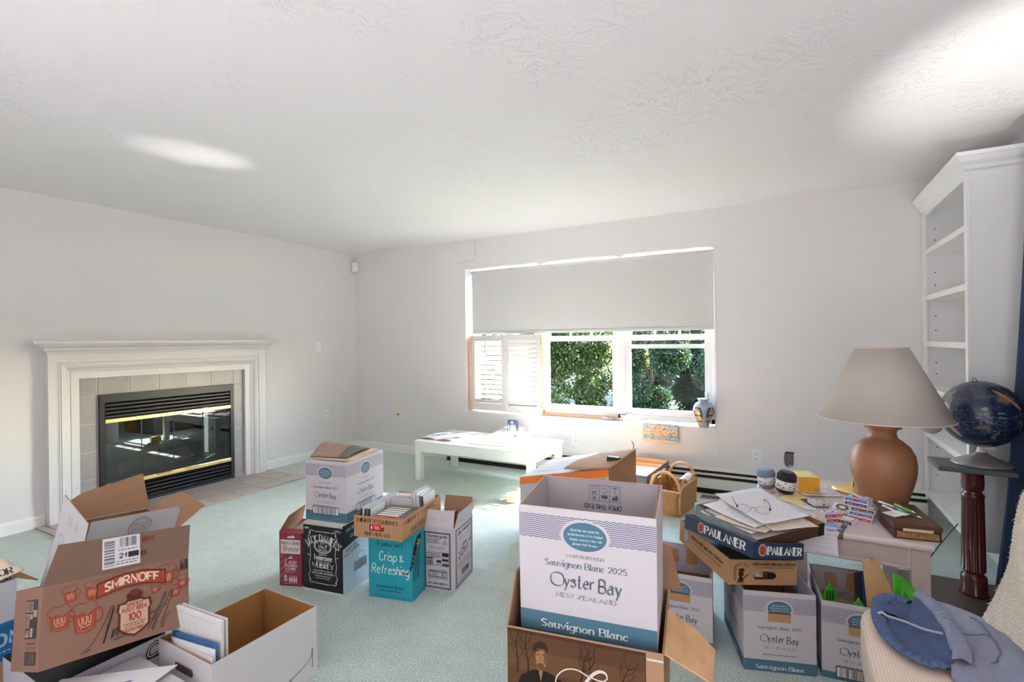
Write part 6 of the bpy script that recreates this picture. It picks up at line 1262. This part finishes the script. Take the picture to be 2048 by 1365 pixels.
def dash(a, b2, w_, h_):
    P = []
    for A, B_ in ((a, b2), (a+w_, b2), (a+w_, b2+h_), (a, b2+h_)): d = (cv+rv*math.tan(R(A))+uv*math.tan(R(B_))).normalized(); P.append(gc+d*(gr+.0012))
    m.add(P, [(0, 1, 2, 3)])
for i in range(190):
    a = q.choice((-38, -24, 5, 12, 24))+q.gauss(0, 9); b2 = q.gauss(-4, 12)
    if abs(a) < 55 and abs(b2) < 45: dash(a, b2, .8+2.2*q.random(), .4+.3*q.random())
for i in range(60): dash(-2+14*q.random(), -7+13*q.random(), .8+2*q.random(), .5)
dash(19, 12, 11, 1.6); dash(19, 4, 14, 1.2)
o = m.build('map_lettering', flat('#8d93a6'), t); o['kind'] = 'stuff'
MB().cyl(gp(pi/2, 0, gr-.001), gp(pi/2, 0, gr+.012), .006, .003, 12).tube([gp(pi/2, 0, gr+.006), gp(pi/2, 0, gr+.022)+V((.006, 0, .0)), gp(pi/2, 0, gr+.02)+V((.018, 0, -.006)), gp(pi/2, 0, gr+.008)+V((.022, 0, -.014))], .003, 8).build('axis_pin', mat('axis_metal', '#8c8a86', rough=.3, metal=1), t)
r = tag(MB().tube(cpt((.48, 3.2, .02), (.60, 3.35, .05), (.66, 3.55, .08), (.77, 3.68, .19), (.83, 3.75, .24), k=6), .004, 6).build('power_cord', mat('grey_cord', '#5a5a5a', rough=.5)), 'grey power cord running from behind the pedestal to the bookcase', 'cord')

# ------------------------------------------------------------------ curtain
t = thing('navy_curtain', 'long navy blue curtain hanging beside the bookcase', 'curtain', (0, 0, 0)); mcu = mat('navy_velvet', '#1d3350', rough=.8, sheen=.15, var=.08, vs=5, gain=1)
def cur(u, v):
    z = 2.22*(1-v)+.03*v; y = 3.47-.03*v-1.15*u; flare = (.02+.135*v**1.6)*max(0, 1-u*2.2)**1.2
    return (1.062-flare+.030*sin(u*2*pi*11)*(0.7+.3*v)+.01*sin(u*40+v*3), y+.012*sin(u*2*pi*11+1.3)*v, z)
MB().grid(cur, 180, 24).build('cloth', mcu, t, solid=.004)
MB().cyl((1.10, 3.495, 2.235), (1.10, .4, 2.235), .014, n=14).build('rod', mat('dark_rod', '#3b342e', rough=.4), t)
m = MB()
for i in range(11): yy = 3.45-i*.105; m.tube([(1.10+.02*cos(2*pi*j/14), yy, 2.235+.02*sin(2*pi*j/14)) for j in range(14)], .003, 6, closed=True)
m.build('rings', mat('dark_rod', '#3b342e'), t)
for yy in (3.485, .5): MB().box(1.085, XR-.001, yy-.01, yy+.01, 2.215, 2.25).build('bracket', mat('dark_rod', '#3b342e'), t)

# ------------------------------------------------------------------ chair, shorts, throw
t = thing('upholstered_chair', 'cream woven upholstered chair with wooden legs at the lower right corner', 'chair', (0, 0, 0))
mup = mat('cream_weave', '#bfad9d', rough=.85, var=.1, vs=4, bump=.35, bs=190, sheen=.2)
n = mup.node_tree.nodes; L = mup.node_tree.links; b = n['Principled BSDF']; tc = n.new('ShaderNodeTexCoord'); mxs = None
for rz in (0, 90):      # woven grid
    mp = n.new('ShaderNodeMapping'); mp.inputs['Rotation'].default_value = (0, 0, R(rz)); L.new(tc.outputs['Object'], mp.inputs[0]); wv = n.new('ShaderNodeTexWave'); wv.inputs['Scale'].default_value = 42; wv.inputs['Distortion'].default_value = .6; L.new(mp.outputs[0], wv.inputs['Vector'])
    if mxs is None: mxs = wv
    else:
        mul = n.new('ShaderNodeMath'); mul.operation = 'MAXIMUM'; L.new(mxs.outputs['Fac'], mul.inputs[0]); L.new(wv.outputs['Fac'], mul.inputs[1])
mr_ = n.new('ShaderNodeMapRange'); mr_.inputs[1].default_value = .3; mr_.inputs[2].default_value = 1; mr_.inputs[3].default_value = .80; mr_.inputs[4].default_value = 1.05; L.new(mul.outputs[0], mr_.inputs[0])
sv = n.new('ShaderNodeVectorMath'); sv.operation = 'SCALE'; sv.inputs[0].default_value = lin('#d0bcab')[:3]; L.new(mr_.outputs[0], sv.inputs['Scale']); L.new(sv.outputs[0], b.inputs['Base Color'])
SX0, SX1, SY0, SY1, SZ = .178, .62, 1.40, 2.0, .46
def seat(u, v):
    a = 2*pi*u; ex = 5.; c, s_ = cos(a), sin(a); sg = lambda q: (1 if q >= 0 else -1)
    x = abs(c)**(2/ex)*sg(c); y = abs(s_)**(2/ex)*sg(s_)
    if v < .5: f, z = 1, SZ-.13+.10*(v/.5)
    else: w_ = (v-.5)/.5; f = 1-.13*(1-cos(min(1, w_*1.6)*pi/2)) if w_ < .62 else (1-.13)*(1-(w_-.62)/.38); z = SZ-.03+.03*sin(min(1, w_*1.6)*pi/2)+.006*max(0, w_-.6)
    return ((SX0+SX1)/2+x*f*(SX1-SX0)/2, (SY0+SY1)/2+y*f*(SY1-SY0)/2, z)
m = MB(); m.grid(seat, 96, 18); m.build('seat', mup, t)
mlg = mat('brown_chair_wood', '#7b4d30', rough=.35, var=.15, vs=18, stretch=(3, 3, .6))
rbox('seat_frame', mlg, SX0+.022, SX1-.02, SY0+.02, SY1-.02, .28, SZ-.128, t, .004)
for x, y in ((SX0+.022, SY1-.065), (SX0+.022, SY0+.02), (SX1-.06, SY1-.065), (SX1-.06, SY0+.02)): rbox('leg', mlg, x, x+.042, y, y+.045, 0, .30, t, .004)
def backp(u, v):
    y = SY0+.02+(SY1-SY0-.04)*u; z = .40+.50*v; th = .035*sin(pi*min(1, .15+u*.7+.15))
    return (.645+.10*v-.02*sin(pi*u), y, z)
m = MB(); m.grid(backp, 16, 12); m.build('backrest', mup, t, solid=.07)
t = thing('wool_throw', 'shaggy cream wool throw heaped over the chair back', 'throw', (0, 0, 0)); mwt = mat('cream_wool', '#d3c8b6', rough=.95, sheen=.4, var=.08, vs=30, bump=1, bs=120)
q = random.Random(8)
def thr(u, v):
    y = 2.005-.58*u+.02*sin(9*v); z = .468+.46*v; x = .525+.11*v**.9-.03*sin(pi*min(1, u*2.5+.1))+.012*sin(7*v+3*u)-.01*(1-v)**3
    rid = .0022*sin(v*2*pi*46+2*v*sin(u*9))+.0012*sin(u*60+v*31)+.0010*sin(u*131+v*77)
    return (x-rid, y+.5*rid, z)
m = MB(); m.grid(thr, 70, 280); m.build('wool_front', mwt, t, solid=.012)
m = MB()
for i in range(160):
    v = q.random(); p0 = V(thr(.0, v)); d = V((-.3-.5*q.random(), .5+.6*q.random(), -.7*q.random())); m.tube([p0, p0+d*.007, p0+d*.014+V((0, 0, -.004))], [.0014, .0011, .0004], 4)
for i in range(150):
    u, v = q.random(), q.random(); p0 = V(thr(u, v)); d = V((-1, .3*(q.random()-.5), -.8+.4*q.random())); m.tube([p0, p0+d*.004, p0+d*.008], [.0013, .001, .0004], 4)
o = m.build('shag_fringe', mwt, t); o['kind'] = 'stuff'
m = MB(); m.grid(lambda u, v: (.63+.2*u, 2.0-.57*v, .928-.25*u*u), 8, 20); m.build('wool_over_back', mwt, t, solid=.015)
# shorts
t = thing('blue_shorts', 'faded blue shorts with drawstring lying open on the chair seat', 'shorts', (0, 0, 0))
ms1 = mat('faded_blue_cloth', '#73788e', rough=.9, var=.09, vs=14, bump=.25, bs=150, sheen=.2); ms2 = mat('blue_lining', '#3d4b6c', rough=.9, var=.08, vs=10, bump=.2, bs=150)
RB = [(.330, 1.998), (.300, 2.022), (.262, 2.020), (.226, 1.965), (.207, 1.865), (.208, 1.765), (.232, 1.682), (.275, 1.632), (.318, 1.624), (.350, 1.645)]
RF = [(.330, 1.998), (.346, 1.955), (.358, 1.90), (.363, 1.84), (.366, 1.77), (.362, 1.70), (.350, 1.645)]
def resamp(P, n_):
    C_ = crom(P, False, 12); Ls = [0]
    for a, b2 in zip(C_, C_[1:]): Ls.append(Ls[-1]+math.dist(a, b2))
    out = []; j = 0
    for i in range(n_+1):
        s_ = Ls[-1]*i/n_
        while j < len(Ls)-2 and Ls[j+1] < s_: j += 1
        f = (s_-Ls[j])/max(1e-9, Ls[j+1]-Ls[j]); out.append(tuple(C_[j][k]+(C_[j+1][k]-C_[j][k])*f for k in range(len(C_[j]))))
    return out
NB, NF = 120, 90; rb_ = resamp(RB, NB); rf_ = resamp(RF, NF); cxy = V((.285, 1.83))
def bandgrid(ring, outw, z_in, z_out, ztop, nm, m_):
    g = MB(); N = len(ring)-1
    def f(u, v):
        i = min(N, int(round(u*N))); x, y = ring[i]; t_ = V(ring[min(N, i+1)])-V(ring[max(0, i-1)]); nn = V((t_.y, -t_.x)).normalized()
        if nn.dot(V((x, y))-cxy)*outw < 0: nn = -nn
        rip = .0045*sin(i*1.25+.6*sin(i*.7))*(.35+.65*sin(pi*v)); w_ = .036*v
        return (x+nn.x*w_+nn.x*rip*.4, y+nn.y*w_+nn.y*rip*.4, z_in+(z_out-z_in)*v+ztop*sin(pi*v)+rip)
    g.grid(f, N, 7); return g.build(nm, m_, t, solid=.003)
bandgrid(rb_, -1, .481, .476, .006, 'rear_waistband', mat('blue_band_inner', '#48587c', rough=.9, bump=.3, bs=150, var=.1, vs=20))
bandgrid(rf_, 1, .502, .506, .010, 'front_waistband', ms1)
g = MB(); loop = rb_+rf_[::-1][1:-1]
def lin_(u, v):
    i = int(round(u*len(loop))) % len(loop); x, y = loop[i]; X, Y_ = cxy.x+(x-cxy.x)*(1-v), cxy.y+(y-cxy.y)*(1-v)
    zz = (.481 if i < len(rb_) else .499); return (X, Y_, zz*(1-v)+.474*v-.004*sin(pi*v)+.004*sin(X*70+Y_*35)*sin(pi*v)+.003*sin(Y_*60-X*30)*sin(pi*v))
g.grid(lin_, len(loop), 14); g.build('lining', ms2, t)
cT = resamp([(.330, 1.998), (.352, 2.036), (.41, 2.045), (.47, 2.01), (.53, 1.95), (.58, 1.87)], 60); cB = resamp([(.350, 1.645), (.345, 1.60), (.385, 1.545), (.45, 1.50), (.52, 1.45), (.60, 1.40)], 60); cL = resamp(RF, 60); cR = resamp([(.58, 1.87), (.60, 1.65), (.60, 1.40)], 60)
def body(u, v):        # patch spanned by the front waistband, the hem and the two side seams
    pk = lambda C_, t_: C_[min(60, max(0, int(round(t_*60))))]
    L_, R_, T_, B_ = pk(cL, v), pk(cR, v), pk(cT, u), pk(cB, u); x, y = [(1-u)*L_[k]+u*R_[k]+(1-v)*T_[k]+v*B_[k]-((1-u)*(1-v)*cT[0][k]+u*(1-v)*cT[60][k]+(1-u)*v*cB[0][k]+u*v*cB[60][k]) for k in (0, 1)]
    e = sin(pi*min(1, max(0, v)))
    z = .472+.033*e**.55*(1-.35*u)+.006*sin(v*13+u*9)*e+.005*sin(v*5-u*17+1)*e+.0045*sin(u*30+v*6)*e+.003*sin(u*55-v*21)*e*(1-u)
    return (x, y, z)
m = MB(); m.grid(body, 60, 60); m.build('body_cloth', ms1, t, solid=.003)
m = MB(); sm = [body(.38+.1*sin(pi*i/20), .25+.45*i/20) for i in range(21)]; m.tube([V(p_)+V((0, 0, .003)) for p_ in sm], .002, 6); sm = [body(.15+.3*i/20, .42+.06*sin(pi*i/20)) for i in range(21)]; m.tube([V(p_)+V((0, 0, .003)) for p_ in sm], .0016, 6); m.build('seams', mat('seam_blue', '#5e6883', rough=.9), t)
m = MB(); m.grid(lambda u, v: (.222+.06*u, 1.90+.07*v-.03*u, .480+.014*sin(pi*u)*sin(pi*v)+.002*sin(20*u)), 10, 10); m.build('pocket_bag', ms2, t)
MB().tube(cpt((.222, 1.845, .487), (.232, 1.852, .491), (.245, 1.838, .49), (.28, 1.83, .489), (.32, 1.795, .494), (.356, 1.765, .506), k=6), [.0042]*8+[.0032]*23, 8).build('drawstring', mat('grey_cord_cloth', '#9aa0b0', rough=.9), t)

# ------------------------------------------------------------------ outside: lawn and shrubs
mgrass = mat('lawn_grass', '#5d6b42', rough=.95, var=.35, vs=3, gain=.15); struct(MB().box(-40, 30, 4.8, 45, -.55, -.45).build('ground', mgrass))
def leafmat(nm, h): return mat(nm, h, rough=.45, var=.25, vs=4, trans=.5, gain=.33)
LM = [leafmat('leaf_mid', '#55722f'), leafmat('leaf_light', '#a3ad4e'), leafmat('leaf_dark', '#35532c'), leafmat('leaf_teal', '#3a5f45')]
mbark = mat('bark', '#3a3028', rough=.95, var=.3, vs=10)
def shrub(label, cat, x, y, rx, ry, h, n_, lm, ls, seed, z0=-.45, name='leafy_shrub'):
    t = thing(name, label, cat, (x, y, z0)); q = random.Random(seed); m = MB()
    cl = []
    for k in range(34):
        a = q.random()*2*pi; e = q.random(); r_ = .9*math.sqrt(q.random()); cl.append((rx*r_*cos(a), ry*r_*sin(a), h*(.08+.84*e)*(1-.25*r_*r_), .36*min(rx, h)*(.6+.8*q.random())))
    for i in range(n_):
        c = cl[i % len(cl)]; u = V((q.gauss(0, 1), q.gauss(0, 1), q.gauss(0, 1))).normalized(); rr_ = c[3]*(.55+.5*q.random()); p_ = V(c[:3])+u*rr_; p_.z = max(.02, p_.z)
        d = (u+V((q.gauss(0, .5), q.gauss(0, .5), q.gauss(0, .5)-.3))).normalized(); s_ = d.cross(V((q.gauss(0, 1), q.gauss(0, 1), q.gauss(0, 1)))).normalized(); L_ = ls*(.6+.8*q.random()); w_ = L_*.28
        mi = 0 if q.random() < .6 else (1 if q.random() < .5 else 2)
        m.add([p_, p_+d*L_*.5+s_*w_, p_+d*L_, p_+d*L_*.5-s_*w_], [(0, 1, 2, 3)], mi)
    o = m.build('foliage', lm, t); o['kind'] = 'stuff'
    b_ = MB(); b_.cyl((0, 0, 0), (0, 0, h*.6), .05, .02, 8)
    for k in range(7): c = cl[k]; b_.cyl((0, 0, h*.15+.05*k), c[:3], .02, .006, 6)
    b_.build('stems', mbark, t)
A, B_, C_, D_ = LM
shrub('sunlit bushy shrub filling the left of the open pane outside', 'bush', -4.6, 10.4, .95, .75, 3.3, 42000, [A, B_, C_], 0.074, 1)
shrub('yellow-green shrub at the right edge of the left clear pane outside', 'bush', -4.0, 12.9, .95, .75, 3.3, 18000, [B_, B_, A], 0.074, 2)
shrub('dark evergreen hedge shrub behind the right clear pane, left part', 'bush', -2.55, 10.6, .8, .75, 3.6, 42000, [C_, A, D_], 0.062, 3)
shrub('dark teal hedge shrub behind the right clear pane, right part', 'bush', -.75, 10.4, .8, .75, 3.4, 38000, [D_, C_, A], 0.062, 4)
shrub('dense dark shrub between the two hedge shrubs, one row farther back', 'bush', -1.6, 12.8, .95, .75, 3.6, 40000, [D_, C_, A], 0.074, 10)
shrub('far left shrub outside, glimpsed through the shutter slats', 'bush', -7.0, 10.8, 1.1, .9, 3.2, 16000, [A, B_, C_], 0.081, 5)
shrub('tall tree clump closing the view far behind the shrubs on the left', 'tree', -7.6, 16.5, 1.15, 1.0, 5.0, 24000, [A, B_, C_], 0.124, 6, name='leafy_tree')
shrub('tall tree clump closing the view far behind the shrubs in the middle', 'tree', -3.3, 16.5, 1.15, 1.0, 4.8, 24000, [C_, A, D_], 0.124, 7, name='leafy_tree')
shrub('tall tree clump far right behind the dark hedge', 'tree', .9, 16.5, 1.15, 1.0, 4.4, 18000, [C_, A, D_], 0.124, 8, name='leafy_tree')
shrub('low shrub outside the right end of the house window', 'bush', 1.2, 10.4, .8, .8, 2.8, 14000, [D_, C_, A], 0.074, 9)
shrub('broad far tree filling the gap left of the middle tree clump', 'tree', -5.5, 20.5, 1.25, 1.2, 5.2, 18000, [A, B_, C_], 0.149, 11, name='leafy_tree')
shrub('broad far tree filling the gap right of the middle tree clump', 'tree', -1.0, 20.5, 1.25, 1.2, 5.2, 18000, [C_, A, D_], 0.149, 12, name='leafy_tree')
